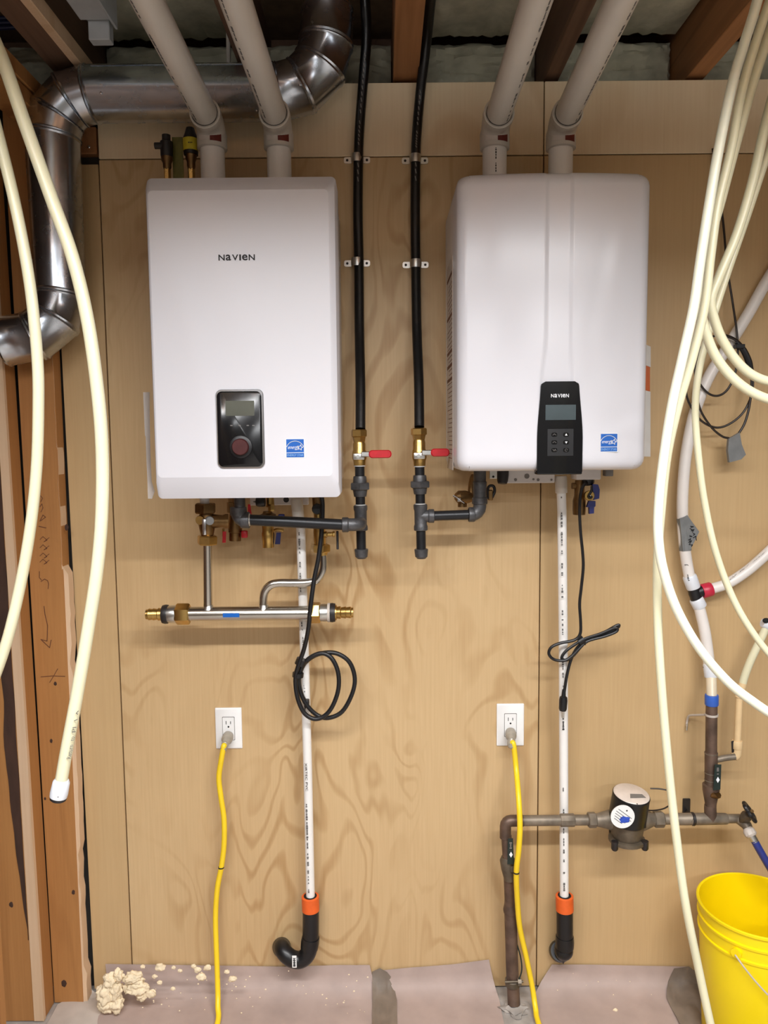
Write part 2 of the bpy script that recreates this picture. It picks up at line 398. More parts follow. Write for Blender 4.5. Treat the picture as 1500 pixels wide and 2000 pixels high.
# narrow ripped sheet on the left, its outer edge slightly out of plumb
a, b = P(119, 660, 0), P(184, 1915, 0)
sl = (b.x - a.x) / (b.z - a.z)
def xe(z): return a.x + sl * (z - a.z)
m_ = MB(); z0, z1 = 0.012, 2.415
m_.hexa([(xe(z0), 0, z0), (XS0 - .0015, 0, z0), (XS0 - .0015, .018, z0), (xe(z0), .018, z0),
         (xe(z1), 0, z1), (XS0 - .0015, 0, z1), (XS0 - .0015, .018, z1), (xe(z1), .018, z1)])
part('plywood_panel', m_, PLYS, wb, 'narrow plywood strip on the left')
q0, q1 = P(160, 262, 0.0), P(188, 300, 0.0)
part('nailer_block', MB().rbox(q0.x - .05, XS0 - .004, 0.0, 0.03, q1.z, q0.z + .02, .002, 1), JOIST, wb, 'reddish timber nailer block')
sc_ = P(174, 287, 0.0)
part('screw', MB().axl(sc_, sc_ + F * .003, [(0, .004), (.6, .004), (1, .0025)], 12), CHROME, wb)

floor = struct('floor', MB().box(-1.9, 3.0, -5.0, 0.13, -0.1, 0.0), CONC)

# ---- side wall on the left: sheathing, studs, top plate
wl = struct('wall_left', MB().box(-1.9, -1.25, -5.0, 0.03, 0, 2.9), SHEATH)
def leaning(u0, u1, ut0, ut1, d, dep, vb=1945, vt=700, ztop=2.6):
    """stud given by its face edges at the bottom and higher up; face at distance d, depth dep behind"""
    A, B = P(u0, vb, d), P(u1, vb, d); A2, B2 = P(ut0, vt, d), P(ut1, vt, d)
    def ex(p, q, z): return p.x + (q.x - p.x) * (z - p.z) / (q.z - p.z)
    z0 = 0.004
    xa, xb, xc, xd = ex(A, A2, z0), ex(B, B2, z0), ex(A, A2, ztop), ex(B, B2, ztop)
    return [(xa, -d, z0), (xb, -d, z0), (xb, -d + dep, z0), (xa, -d + dep, z0), (xc, -d, ztop), (xd, -d, ztop), (xd, -d + dep, ztop), (xc, -d + dep, ztop)]
part('stud', MB().hexa(leaning(106, 162, 33, 104, 0.045, 0.044)), STUD, wl, 'flat stud with pencil marks')
# torn raw edge of the flat stud (uneven)
c8 = leaning(160, 170, 102, 113, 0.043, 0.036)
m_ = MB(); ra = []; random.seed(3)
N = 70
for k in range(N + 1):
    t = k / N; z = .004 + (2.0 - .004) * t
    xl = c8[0][0] + (c8[4][0] - c8[0][0]) * (z / 2.6); xr = c8[1][0] + (c8[5][0] - c8[1][0]) * (z / 2.6)
    j = 0.006 * noise.noise(Vector((0, 0, z * 14))) + 0.003 * noise.noise(Vector((3, 0, z * 50)))
    j -= .013 * (z > P(120, 1105, .04).z) + .006 * (P(165, 1900, .04).z < z < P(160, 1655, .04).z)
    ra.append([(xl, -.043, z), (max(xr + j, xl + .001), -.041 + j * .4, z), (max(xr + j, xl + .001), -.008, z), (xl, -.008, z)])
part('raw_edge', m_.ring_loft(ra), STUDR, wl, 'pale torn edge of the flat stud')
part('stud', MB().hexa(leaning(-22, 82, -88, 3, 0.117, 0.07)), STUD, wl, 'nearest stud at the left border')
# near stud: light on its corner painted as a pale strip, dark bark band
part('lit_corner', MB().hexa(leaning(64, 83, -12, 4, 0.119, 0.012)), STUDR, wl)
m_ = MB(); ra = []
for k in range(61):
    z = .25 + 1.9 * k / 60
    cz = leaning(36, 62, -30, -13, 0.1185, 0.006)
    xl = cz[0][0] + (cz[4][0] - cz[0][0]) * (z / 2.6); xr = cz[1][0] + (cz[5][0] - cz[1][0]) * (z / 2.6)
    w = max(0.05, min(1, (z - .25) / .5)); xl = xr + (xl - xr) * w
    j = 0.006 * noise.noise(Vector((9, 0, z * 9)))
    ra.append([(xl + j, -.1195, z), (xr + j * .3, -.1195, z), (xr + j * .3, -.116, z), (xl + j, -.116, z)])
part('bark_band', m_.ring_loft(ra), BARK, wl, 'dark bark band along the stud')
# pencil marks on the flat stud
m_ = MB(); dS = 0.0455
def SP(u, v): return P(u, v, dS)
m_.stroke([SP(77, 1116), SP(77, 1128), SP(81, 1133)], .0016, F)
m_.stroke([SP(80, 1136), SP(87, 1131), SP(93, 1134), SP(95, 1140), SP(94, 1150)], .0016, F)
m_.stroke([SP(86, 1184), SP(88, 1200), SP(93, 1222), SP(92, 1252)], .0018, F)
m_.stroke([SP(92, 1252), SP(80, 1249), SP(97, 1265), SP(100, 1250)], .0018, F)
m_.stroke([SP(80, 1322), SP(103, 1320), SP(127, 1321)], .0016, F)
m_.stroke([SP(97, 1333), SP(105, 1320), SP(113, 1306)], .0014, F)
m_.stroke([SP(76, 1028), SP(90, 1031)], .0018, F)
m_.stroke([SP(78, 1018), SP(84, 1006), SP(89, 1010), SP(80, 1017)], .0016, F)
m_.stroke([SP(80, 1000), SP(84, 992), SP(82, 984), SP(78, 990)], .0014, F)
m_.stroke([SP(80, 980), SP(83, 973), SP(79, 968)], .0014, F)
for v0 in (1048, 1064, 1080, 1092):
    m_.stroke([SP(78, v0 + 6), SP(84, v0), SP(92, v0 + 7), SP(86, v0 + 10), SP(96, v0 + 2)], .0013, F)
for (u, v, r) in ((100, 1447, .004), (143, 1743, .005), (125, 1921, .008), (108, 1335, .004), (130, 1030, .006), (88, 1560, .003)):
    part('knot', MB().ball(P(u, v, .0452), r, 2, (1, .06, 1.5), .3, 50), BARK, wl)
part('knot', MB().ball(P(22, 1767, .1172), .006, 2, (1, .06, 1.4), .3, 50), BARK, wl)
part('pencil_marks', m_, INKB, wl, 'dark pencil figures, arrow and cross')
# double top plate of that side wall, running towards the viewer
e0 = P(88, 172, 0.05)
part('top_plate', MB().rbox(e0.x - .09, e0.x, -2.2, -.05, e0.z - .04, e0.z, .002, 1), STUD, wl)
part('top_plate', MB().rbox(e0.x - .09, e0.x - .004, -2.2, -.05, e0.z - .083, e0.z - .043, .002, 1), STUD, wl)
for d0 in (0.5,):
    part('stud', MB().rbox(e0.x - .09, e0.x - .006, -d0 - .038, -d0, .04, e0.z - .086, .002, 1), STUD, wl)

struct('wall_right', MB().box(3.0, 3.1, -5.0, 0.13, 0, 2.9), PAINT)
struct('wall_front', MB().box(-1.9, 3.1, -5.1, -5.0, 0, 2.9), PAINT)

# ---- ceiling: subfloor + joists running towards the viewer
ceil = struct('ceiling', MB().box(-1.9, 3.1, -5.1, 0.4, 2.875, 2.9), SUBF)
ZJ = 2.635
J1 = P(768, 155, 0.0).x
joists = [(J1, J1 + .068, JOIST), (P(1066, 155, 0).x, P(1066, 155, 0).x + .04, JOISTD), (P(1346, 155, 0).x, P(1346, 155, 0).x + .05, JOIST),
          (P(1346, 155, 0).x + .41, P(1346, 155, 0).x + .45, JOIST), (P(1346, 155, 0).x + .82, P(1346, 155, 0).x + .86, JOIST),
          (J1 - .406, J1 - .366, JOISTD), (-.865, -.79, JOISTD), (-1.25, -1.21, JOISTD)]
for x0, x1, m in joists:
    part('joist', MB().rbox(x0, x1, -4.95, 0.28, ZJ, 2.874, .002, 1), m, ceil)
part('furring_strip', MB().rbox(-.789, -.765, -2.0, -.03, ZJ - .012, ZJ + .03, .002, 1), STUDR, ceil, 'thin pale furring strip')
part('rim_board', MB().box(-1.9, 3.1, .28, .32, 2.55, 2.874), JOISTD, ceil)
part('sill_plate', MB().box(-1.9, 3.1, .03, .28, 2.59, 2.632), JOISTD, ceil)

def pillow(x0, x1, y0, y1, zb, amp, seed, vertical=False):
    """one soft bumpy insulation slab, bulging towards the room"""
    m = MB(); nx, ny = 26, 22
    top = []; 
    def pt(i, j):
        s, t = i / nx, j / ny
        e = min(1, min(s, 1 - s) * 7) ** .5 * min(1, min(t, 1 - t) * 7) ** .5
        w = amp * e * (1 + .5 * noise.noise(Vector((s * 5 + seed, t * 4, seed)))) + .012 * noise.noise(Vector((s * 14, t * 11, seed * 3)))
        if vertical: return (x0 + (x1 - x0) * s, y0 - w, zb + (y1) * t)
        return (x0 + (x1 - x0) * s, y0 + (y1 - y0) * t, zb - w)
    V = [pt(i, j) for j in range(ny + 1) for i in range(nx + 1)]
    Fc = [(j * (nx + 1) + i, j * (nx + 1) + i + 1, (j + 1) * (nx + 1) + i + 1, (j + 1) * (nx + 1) + i) for j in range(ny) for i in range(nx)]
    m.add(V, Fc)
    o = 0.05
    b4 = [pt(0, 0), pt(nx, 0), pt(nx, ny), pt(0, ny)]
    ext = Vector((0, o, 0)) if vertical else Vector((0, 0, o))
    base = len(m.v)
    m.add([Vector(p) + ext for p in b4], [(0, 1, 2, 3)])
    def edge(idx): 
        return idx
    rows = [[i for i in range(nx + 1)], [j * (nx + 1) + nx for j in range(ny + 1)], [ny * (nx + 1) + i for i in reversed(range(nx + 1))], [j * (nx + 1) for j in reversed(range(ny + 1))]]
    for k in range(4):
        m.f.append(tuple(rows[k]) + (base + (k + 1) % 4, base + k))
    return m
jx = sorted((x0, x1) for x0, x1, _ in joists)
bays = [(jx[i][1], jx[i + 1][0]) for i in range(len(jx) - 1)]
side = ['far left bay behind the blue wires', 'bay behind the left duct elbow', 'dark bay above the long duct', 'bay right of the double joist', 'bay between the right vent pipes', 'bay above the hanging tube loops', 'far right bay']
k = 0
for (x0, x1) in bays:
    if x1 - x0 < .05: continue
    mid = (x0 + x1) / 2
    nm = 'dark bay beside the duct riser' if -.37 < mid < .02 else 'bay behind the slanting vent pipes' if -.8 < mid < -.37 else 'bay right of the double orange joist' if .02 < mid < .45 else 'bay right of the right-hand vent pipe' if .45 < mid < .85 else 'bay in the left corner above the wires' if mid < -.8 else 'bay above the hanging tube loops' if mid < 1.3 else 'bay at the far right'
    single('insulation_batt', pillow(x0 + .004, x1 - .004, .14, .152, 2.634, .03, k + .3, True), INSUL, 'grey-green insulation stuffed upright at the wall, ' + nm, 'insulation', 'rim insulation')
    if not (-.37 < mid < .02) and mid > -.8:
        single('insulation_batt', pillow(x0 + .004, x1 - .004, -1.6, .1, 2.79, .022, k + 7.7), INSUL, 'grey insulation laid overhead in the ' + nm, 'insulation', 'ceiling insulation')
    k += 1

# ================================================================== LEFT BOILER
bx0, bx1 = -.545, -.1045
zb0, zb1 = 1.519, 2.266
boil = thing('wall_boiler', 'white square-edged wall boiler with dial control panel, left of the two', 'boiler', (-.325, 0, zb0))
part('body', MB().rbox(bx0 + .008, bx1 - .008, -.262, -.018, zb0 + .03, zb1 - .012, .006, 2), WHITEB, boil)
cov = part('front_cover', MB().rr_loft([(-.26, bx0, bx1, zb0, zb1, .012), (-.333, bx0, bx1, zb0, zb1, .012), (-.350, bx0 + .002, bx1 - .003, 1.546, 2.246, .012),
        (-.3585, bx0 + .006, bx1 - .012, 1.5665, 2.2335, .012), (-.3605, bx0 + .010, bx1 - .017, 1.571, 2.2295, .01), (-.3605, bx0 + .02, bx1 - .027, 1.582, 2.2195, .008)], 5), WHITEM, boil, sharp=18)
dF = .3607
# control panel
A, B = P(421, 761, dF), P(518, 914, dF)
bez = part('control_bezel', MB().rr_loft([(-dF + .002, A.x, B.x, B.z, A.z, .014), (-dF - .003, A.x, B.x, B.z, A.z, .014), (-dF - .004, A.x + .001, B.x - .001, B.z + .001, A.z - .001, .013)], 6), CHROME, boil)
A2, B2 = P(424, 765, dF), P(514, 911, dF)
pan = part('control_panel', MB().rr_loft([(-dF - .001, A2.x, B2.x, B2.z, A2.z, .012), (-dF - .006, A2.x, B2.x, B2.z, A2.z, .012), (-dF - .008, A2.x + .003, B2.x - .003, B2.z + .003, A2.z - .003, .010)], 6), BLACKG, boil, 'glossy black control panel')
S0, S1 = P(440, 783, dF + .008), P(497, 812, dF + .008)
part('screen', MB().rr_loft([(-dF - .007, S0.x, S1.x, S1.z, S0.z, .001), (-dF - .0086, S0.x, S1.x, S1.z, S0.z, .001)], 2), SCREEN, pan, 'grey LCD screen')
for u in (452, 468, 484, 495):
    c = P(u, 831, dF + .008)
    part('indicator', MB().rr_loft([(-dF - .0075, c.x - .003, c.x + .003, c.z - .0012, c.z + .0012, .001), (-dF - .0087, c.x - .003, c.x + .003, c.z - .0012, c.z + .0012, .001)], 2), GREYP, pan)
kc = P(470, 873, dF + .01)
part('dial_ring', MB().axl((kc.x, -dF - .0075, kc.z), (kc.x, -dF - .0115, kc.z), [(0, .0275), (.6, .0265), (1, .0225)], 40), BLACKM, pan)
part('dial', MB().axl((kc.x, -dF - .008, kc.z), (kc.x, -dF - .021, kc.z), [(0, .020), (.8, .0195), (1, .0175)], 40), KNOBR, pan, 'dark red round dial')
# logo
o0 = P(427, 510, dF); e0_ = P(498, 508.5, dF)
part('logo', put_logo(MB(), (o0.x, -dF - .0002, o0.z + .001), X, Z, e0_.x - o0.x, .0135), INK, boil, 'dark grey brand lettering')
def star_sticker(u0, v0, u1, v1, dfn, par):
    A, B = P(u0, v0, dfn), P(u1, v1, dfn); w = B.x - A.x; h = A.z - B.z; y = -dfn
    pl = part('energy_sticker', MB().rr_loft([(y + .001, A.x - .002, B.x + .002, B.z - .002, A.z + .002, .002), (y - .0007, A.x - .002, B.x + .002, B.z - .002, A.z + .002, .002)], 3), LABELW, par, 'small blue and white energy sticker')
    part('blue_field', MB().box(A.x, B.x, y - .0011, y - .0003, B.z, A.z), BLUEP, pl)
    m = MB(); n = 20
    def q(s, t): return Vector((A.x + w * s, y - .0011, B.z + h * t))
    m.stroke([q(.5 + .52 * math.sin(a), .38 + .52 * math.cos(a)) for a in [math.radians(-66 + 132 * i / n) for i in range(n + 1)]], .0016, F)
    m.stroke([q(.02, .25), q(.98, .26)], .0013, F)
    st = []
    for i in range(11):
        r = .17 if i % 2 == 0 else .07; an = math.radians(90 - 14 + 36 * i)
        st.append(q(.79 + r * math.cos(an), .54 + r * math.sin(an) * w / h))
    m.stroke(st, .0012, F)
    m.stroke([q(.6, .60), q(.72, .61)], .001, F)
    put_text(m, 'energy', q(.05, .40), X, Z, w * .62, h * .2, .0003, shear=.35)
    part('print', m, INKW, pl)
    m = MB(); put_text(m, 'ENERGY STAR', q(.04, .06), X, Z, w * .92, h * .12, .0003)
    part('lettering', m, BLUEL, pl)
star_sticker(559, 858, 594, 893, dF, boil)
# protective film flap hanging past the left edge
m_ = MB(); rg = []
for k, (v, ua, ub, dd) in enumerate([(766, 279.5, 292, .30), (800, 281, 292, .305), (850, 283, 293, .31), (853, 284.5, 293, .31), (900, 286, 294, .315), (940, 288, 296, .32), (960, 288.5, 302, .326), (974, 289, 297, .33)]):
    a_, b_ = P(ua, v, dd), P(ub, v, dd - .02); rg.append([a_, b_, b_ + Vector((0, .0012, 0)), a_ + Vector((0, .0012, 0))])
part('film_flap', m_.ring_loft(rg), FILM, boil, 'loose strip of protective film')
# steel wall rail below
r0, r1 = P(488, 962, .03), P(603, 986, .03)
part('wall_rail', MB().rbox(r0.x, r1.x, -.034, -.018, r1.z, r0.z + .06, .002, 1), WHITEB, boil, 'pale mounting rail')
part('rail_slot', MB().cyl(P(559, 976, .034), P(559, 976, .034) + F * .0012, .008, n=14), DARKP, boil)
part('side_seam', MB().box(bx1 - .0085, bx1 - .0072, -.19, -.188, zb0 + .04, zb1 - .02), GREYP, boil)

# ================================================================== RIGHT HEATER
hx0, hx1, hz0, hz1 = .176, .629, 1.578, 2.268
hxc, hw = (hx0 + hx1) / 2, (hx1 - hx0) / 2
def smst(a, b, x):
    t = max(0, min(1, (x - a) / (b - a))); return t * t * (3 - 2 * t)
def chan(z):
    """left/right edges of the sunk centre band, widening down to the control panel"""
    t = smst(1.90, 1.76, z)
    return P(1068, 500, .36).x - .012 * t, P(1117, 500, .36).x + .006 * t
def hd(x, z):
    b = .346 + .018 * (1 - ((x - hxc) / hw) ** 2)
    xa, xb = chan(z)
    return b - .0045 * smst(xa - .004, xa + .003, x) * (1 - smst(xb - .003, xb + .0005, x))
heat = thing('water_heater', 'white rounded tankless water heater with tall black keypad, right of the two', 'water heater', (hxc, 0, hz0))
rings = []
xs = [hx0 + .03 + (hx1 - hx0 - .06) * i / 90 for i in range(91)]
NZ = 64
zz = [0, .002, .006, .012, .02, .03] + [.03 + (hz1 - hz0 - .06) * i / NZ for i in range(1, NZ)] + [hz1 - hz0 - q for q in (.03, .02, .012, .006, .002, 0)]
for z in zz:
    e = min(z, hz1 - hz0 - z); ins = 0.0
    if e < .03: ins = .03 - math.sqrt(max(0, .03 ** 2 - (.03 - e) ** 2))
    w = hz0 + z
    rad = .03; ring = []
    yb = -.02
    ring.append((hx0 + ins * .6, yb, w)); ring.append((hx0 + ins * .6, -.16, w))
    de = hd(hx0 + .03, w)
    for k in range(1, 9):     # left front corner
        a_ = math.radians(90 * k / 9); ring.append((hx0 + ins * .6 + rad - rad * math.cos(a_), -(de - ins - rad) - rad * math.sin(a_), w))
    for x in xs: ring.append((x, -(hd(x, w) - ins), w))
    for k in range(1, 9):
        a_ = math.radians(90 * k / 9); ring.append((hx1 - ins * .6 - rad + rad * math.sin(a_), -(de - ins - rad) - rad * math.cos(a_), w))
    ring.append((hx1 - ins * .6, -.16, w)); ring.append((hx1 - ins * .6, yb, w))
    rings.append(ring)
part('casing', MB().ring_loft(rings), WHITE, heat, sharp=50)
def on_front(xl, xr, z0, z1, off, thick, nz=24, nx=10):
    """plate laid on the bulged casing front"""
    m = MB(); fr = []; bk = []
    for j in range(nz + 1):
        z = z0 + (z1 - z0) * j / nz; a_, b_ = xl(z), xr(z)
        fr.append([(a_ + (b_ - a_) * i / nx, -(hd0(a_ + (b_ - a_) * i / nx) + off), z) for i in range(nx + 1)])
        bk.append([(a_ + (b_ - a_) * i / nx, -(hd0(a_ + (b_ - a_) * i / nx) + off - thick), z) for i in reversed(range(nx + 1))])
    return m.ring_loft([f + b for f, b in zip(fr, bk)])
def hd0(x): return .346 + .018 * (1 - ((x - hxc) / hw) ** 2)
kz1, kz0 = P(1094, 745, .364).z, P(1094, 922, .364).z
kl, kr = P(1057, 760, .364).x, P(1130, 760, .364).x
kl2, kr2 = P(1048.5, 880, .364).x, P(1137.5, 880, .364).x
kzm = P(1094, 860, .364).z
def kxl(z):
    t = smst(kz1 + .02, kzm, z); c = max(0, (z - (kz1 - .01)) / .01); r = .010 * (1 - math.sqrt(max(0, 1 - c * c)))
    return kl + (kl2 - kl) * t + r
def kxr(z):
    t = smst(kz1 + .02, kzm, z); c = max(0, (z - (kz1 - .01)) / .01); r = .010 * (1 - math.sqrt(max(0, 1 - c * c)))
    return kr + (kr2 - kr) * t - r
kp = part('control_panel', on_front(kxl, kxr, kz0, kz1, .003, .012, 40), BLACKG, heat, 'tall glossy black keypad panel')
# lower lip of the panel wrapping under the casing
part('panel_lip', MB().rbox(kxl(kz0), kxr(kz0), -.366, -.33, kz0 - .006, kz0 + .004, .003, 2), BLACKG, kp)
def rect_front(u0, v0, u1, v1, off, thick, m, nm, par, lab=None):
    a_, b_ = P(u0, v0, .364), P(u1, v1, .364)
    return part(nm, on_front(lambda z: a_.x, lambda z: b_.x, b_.z, a_.z, off, thick, 6, 6), m, par, lab)
rect_front(1065, 791, 1124, 820, .0038, .001, SCREENG, 'screen', kp, 'grey LCD screen')
rect_front(1069, 838, 1119, 890, .0036, .001, BLACKM, 'keypad', kp)
for iu, u in enumerate((1082, 1105)):
    for iv, v in enumerate((849, 864, 879)):
        c = P(u, v, .364); y = -(hd0(c.x) + .0036)
        bt = part('button', MB().rr_loft([(y, c.x - .007, c.x + .007, c.z - .005, c.z + .005, .004), (y - .0012, c.x - .0065, c.x + .0065, c.z - .0045, c.z + .0045, .0035)], 4), BLACKG, kp)
        m_ = MB(); cc = Vector((c.x, y - .0012, c.z))
        if iu == 1 and iv == 0: m_.prism([cc + Vector((-.003, 0, -.002)), cc + Vector((.003, 0, -.002)), cc + Vector((0, 0, .003))], F * .0004)
        elif iu == 1 and iv == 1: m_.prism([cc + Vector((-.003, 0, .002)), cc + Vector((.003, 0, .002)), cc + Vector((0, 0, -.003))], F * .0004)
        elif iu == 1: m_.stroke([cc + Vector((.003 * math.cos(t), 0, .003 * math.sin(t))) for t in [i * .6 for i in range(10)]], .0008, F)
        elif iv == 2: m_.stroke([cc + Vector((-.004, 0, .002)), cc + Vector((-.001, 0, -.002)), cc + Vector((.002, 0, .002)), cc + Vector((.004, 0, -.002))], .0008, F)
        else: m_.stroke([cc + Vector((-.004, 0, -.001)), cc + Vector((0, 0, .002)), cc + Vector((.004, 0, -.001))], .0008, F)
        part('symbol', m_, INKW if iu == 1 and iv < 2 else GREYP, kp)
a_, b_ = P(1076, 776.5, .3675), P(1111, 776, .3675)
part('logo', put_logo(MB(), (a_.x, -.3676, a_.z), X, Z, b_.x - a_.x, .0085), INKW, kp, 'white brand lettering')
star_sticker(1172.5, 847.5, 1205, 881.5, hd0(P(1189, 864, .36).x) + .0005, heat)
# printed warning label on the left flank
lz0, lz1 = P(886, 872, .2).z, P(886, 520, .2).z
part('warning_label', MB().rbox(hx0 - .0012, hx0 + .001, -.235, -.075, lz0 - .06, lz1 + .02, .0008, 1), LABELB, heat, 'beige warning label with brown print')
m_ = MB()
for zt, sl_ in ((lz1 - .02, .8), (lz1 - .12, .5), (lz1 - .21, .2), (lz1 - .245, .14), (lz1 - .28, .1)):
    m_.box(hx0 - .0018, hx0 - .001, -.225, -.085, zt - .004, zt + .004)
random.seed(5)
for i in range(40):
    z = lz0 - .03 + (lz1 - lz0) * i / 40
    m_.box(hx0 - .0016, hx0 - .001, -.225, -.085 - random.uniform(0, .06), z - .0008, z + .0008)
part('label_print', m_, INKB, heat)
# tags standing off the right flank
for v0, v1, u1, mt in ((677, 714, 1271, LABELW), (715, 764, 1269.5, LABELO), (765, 889, 1270.5, LABELW)):
    c0, c1 = P(u1, v0, .17), P(u1, v1, .17)
    m_ = MB().hexa([(hx1 - .003, -.17, c1.z - .002), (hx1 + .0, -.26, c1.z), (hx1 + .001, -.26, c1.z), (c1.x, -.17, c1.z - .004), (hx1 - .003, -.17, c0.z), (hx1, -.26, c0.z + .003), (hx1 + .001, -.26, c0.z + .003), (c0.x, -.17, c0.z)])
    part('side_tag', m_, mt, heat)
# underside fittings plate
r0, r1 = P(988, 918, .10), P(1083, 943, .10)
rail = part('wall_rail', MB().rbox(r0.x, r1.x, -.104, -.02, r1.z, hz0 + .01, .002, 1), WHITEB, heat, 'pale underside rail with holes')
for u, v, r in ((1007, 937, .004), (1029, 930, .007), (1042, 936, .003), (1051, 937, .004), (1077, 937, .003)):
    part('rail_hole', MB().cyl(P(u, v, .1042), P(u, v, .1042) + F * .0008, r, n=12), GREYP, heat)
c0, c1 = P(970, 915, .11), P(996, 944, .11)
part('cable_gland', MB().axl((( c0.x + c1.x) / 2, -.11, hz0 + .006), ((c0.x + c1.x) / 2 - .004, -.12, c1.z), [(0, .015), (.5, .016), (.85, .0145), (1, .012)], 18), DARKP, heat, 'black cable gland')
c0, c1 = P(956, 915, .12), P(971, 935, .12)
part('bracket_tab', MB().rbox(c0.x, c1.x, -.123, -.12, c1.z, hz0 + .006, .001, 1), ZINC, heat)
part('tab_hole', MB().cyl(P(963.5, 931, .1232), P(963.5, 931, .1232) + F * .0006, .0032, n=10), DARK, heat)
c0, c1 = P(1120, 915, .12), P(1168, 936, .12)
part('connection_block', MB().rbox(c0.x, c1.x, -.15, -.09, c1.z, hz0 + .006, .004, 2), WHITEB, heat, 'white connection block')
c0, c1 = P(1181, 915, .12), P(1196, 930, .12)
part('plug', MB().rbox(c0.x, c1.x, -.13, -.1, c1.z, hz0 + .006, .002, 1), GREYP, heat)

# ================================================================== VENT PIPES
RP = .0302
def vent(ur, vtop_heater, z_base, um, u0, d0, label, seed, redside=1):
    """riser at u=ur, 90 degree elbow, long pipe running towards the viewer"""
    dr = .18
    c = P(ur, 300, dr)
    t = thing('vent_pipe', label, 'vent pipe', (c.x, -dr, z_base), 'white plastic vent pipes')
    zc = P(um, 228, .235).z               # centre height of the horizontal run
    zh = P(ur, 284, dr + .03).z           # lower lip of the elbow
    part('riser', MB().cyl((c.x, -dr, z_base), (c.x, -dr, zh + .02), RP, n=32), PVCW, t)
    # elbow: hub, bend, hub
    R = .042; pts = [Vector((c.x, -dr, zh + .035))]
    far = P(u0, 0, d0)
    dirx = (far.x - c.x) / (d0 - dr); slope = (far.z - zc) / (d0 - dr)
    hd_ = Vector((dirx, -1, slope)).normalized()
    for k in range(0, 10):
        a_ = math.radians(90 * k / 9)
        pts.append(Vector((c.x, -dr - (R - R * math.cos(a_)), zc - R + R * math.sin(a_))))
    mouth = pts[-1] + hd_ * .034
    el = MB(); el.tube(pts + [mouth], .0355, 32, smooth=False)
    el.axl((c.x, -dr, zh), (c.x, -dr, zh + .045), [(0, .0335), (.04, .0372), (.8, .0372), (1, .035)], 32)
    el.axl(mouth - hd_ * .03, mouth, [(0, .035), (.2, .0372), (.94, .0372), (1, .0335)], 32)
    e = part('elbow', el, PVC, t)
    pstart = mouth - hd_ * .01
    pend = pstart + hd_ * 1.9
    pi = part('long_pipe', MB().cyl(pstart, pend, RP, n=32), PVC, t)
    part('joint_line', MB().axl(mouth - hd_ * .0005, mouth + hd_ * .0008, [(0, RP + .0012), (1, RP + .0012)], 32), DARKP, t)
    # print along the underside of the long pipe
    m = MB(); random.seed(seed); nr = Vector((redside * -.55, -.0, -.83)).normalized(); nr = (nr - hd_ * nr.dot(hd_)).normalized()
    dashes(m, pstart + hd_ * .02 + nr * RP, pstart + hd_ * 1.2 + nr * RP, .005, nr, .75, .004, .02)
    part('pipe_print', m, INKG, t)
    # red and grey label on the elbow hub
    def wrap(a0, a1, z0, z1, mt, nm):
        m = MB(); rg = []
        for k in range(9):
            a_ = math.radians(a0 + (a1 - a0) * k / 8); o = Vector((math.sin(a_), -math.cos(a_), 0))
            b = Vector((c.x, -dr, 0))
            rg.append([b + o * .0374 + Z * z0, b + o * .0374 + Z * z1, b + o * .038 + Z * z1, b + o * .038 + Z * z0])
        part(nm, m.ring_loft(rg), mt, t)
    wrap(4, 48, zh + .010, zh + .030, REDLAB, 'red_label')
    wrap(-44, 2, zh + .012, zh + .028, FILM, 'grey_label')
    return t, c, zh
vent(415, 345, zb1 - .012, 402, 288, .69, 'white vent pipe rising from the left boiler, leftmost of the four', 1)
vent(545, 345, zb1 - .012, 535, 460, .69, 'white vent pipe rising from the left boiler, nearer the metal duct elbow', 2)
t, c, zh = vent(966, 333, hz1, 975, 1047, .69, 'white vent pipe rising from the right heater, beside the black gas hose', 3, -1)
m_ = MB(); random.seed(9)
dashes(m_, (c.x - .001, -.18 - RP, hz1 + .005), (c.x - .001, -.18 - RP, zh - .004), .004, F, .8, .003, .008)
part('riser_print', m_, INK, t)
vent(1095, 333, hz1, 1110, 1211, .69, 'white vent pipe rising from the right heater, rightmost of the four', 4, -1)

# ================================================================== GALVANISED DUCT
duct = thing('metal_duct', 'shiny galvanised round duct bending along the top left', 'duct', P(110, 600, .09))
RD = .069
def mitre(mb, pts, rads, i, n=36):
    """segment i of a mitred round duct"""
    A, B = pts[i], pts[i + 1]; t = (B - A).normalized()
    def pn(k):
        if k == 0: return (pts[1] - pts[0]).normalized()
        if k == len(pts) - 1: return (pts[k] - pts[k - 1]).normalized()
        return ((pts[k] - pts[k - 1]).normalized() + (pts[k + 1] - pts[k]).normalized()).normalized()
    a = Vector((0, -1, 0)); a = (a - t * a.dot(t)).normalized(); b = t.cross(a)
    def ring(p, nr, r):
        out = []
        for k in range(n):
            o = (a * math.cos(2 * math.pi * k / n) + b * math.sin(2 * math.pi * k / n)) * r
            out.append(p + o - t * (o.dot(nr) / t.dot(nr)))
        return out
    L = (B - A).length; e = min(.008 / L, .12)
    r0, r1 = rads[i], rads[i + 1]
    def rr(q): return r0 + (r1 - r0) * q
    def nn(q): return (pn(i) * (1 - q) + pn(i + 1) * q).normalized()
    rings = [ring(A, pn(i), rr(0) + .0005), ring(A.lerp(B, e * .5), nn(e * .5), rr(0) + .0028), ring(A.lerp(B, e), nn(e), rr(e)),
             ring(A.lerp(B, 1 - e), nn(1 - e), rr(1 - e)), ring(A.lerp(B, 1 - e * .5), nn(1 - e * .5), rr(1) + .0028), ring(B, pn(i + 1), rr(1) + .0005)]
    return mb.ring_loft(rings)
def arc(c, a0, a1, r, n, y):     # gore corner points on an arc in the XZ plane (angles deg, from +X)
    return [Vector((c.x + r * math.cos(math.radians(a0 + (a1 - a0) * k / n)), y, c.z + r * math.sin(math.radians(a0 + (a1 - a0) * k / n)))) for k in range(n + 1)]
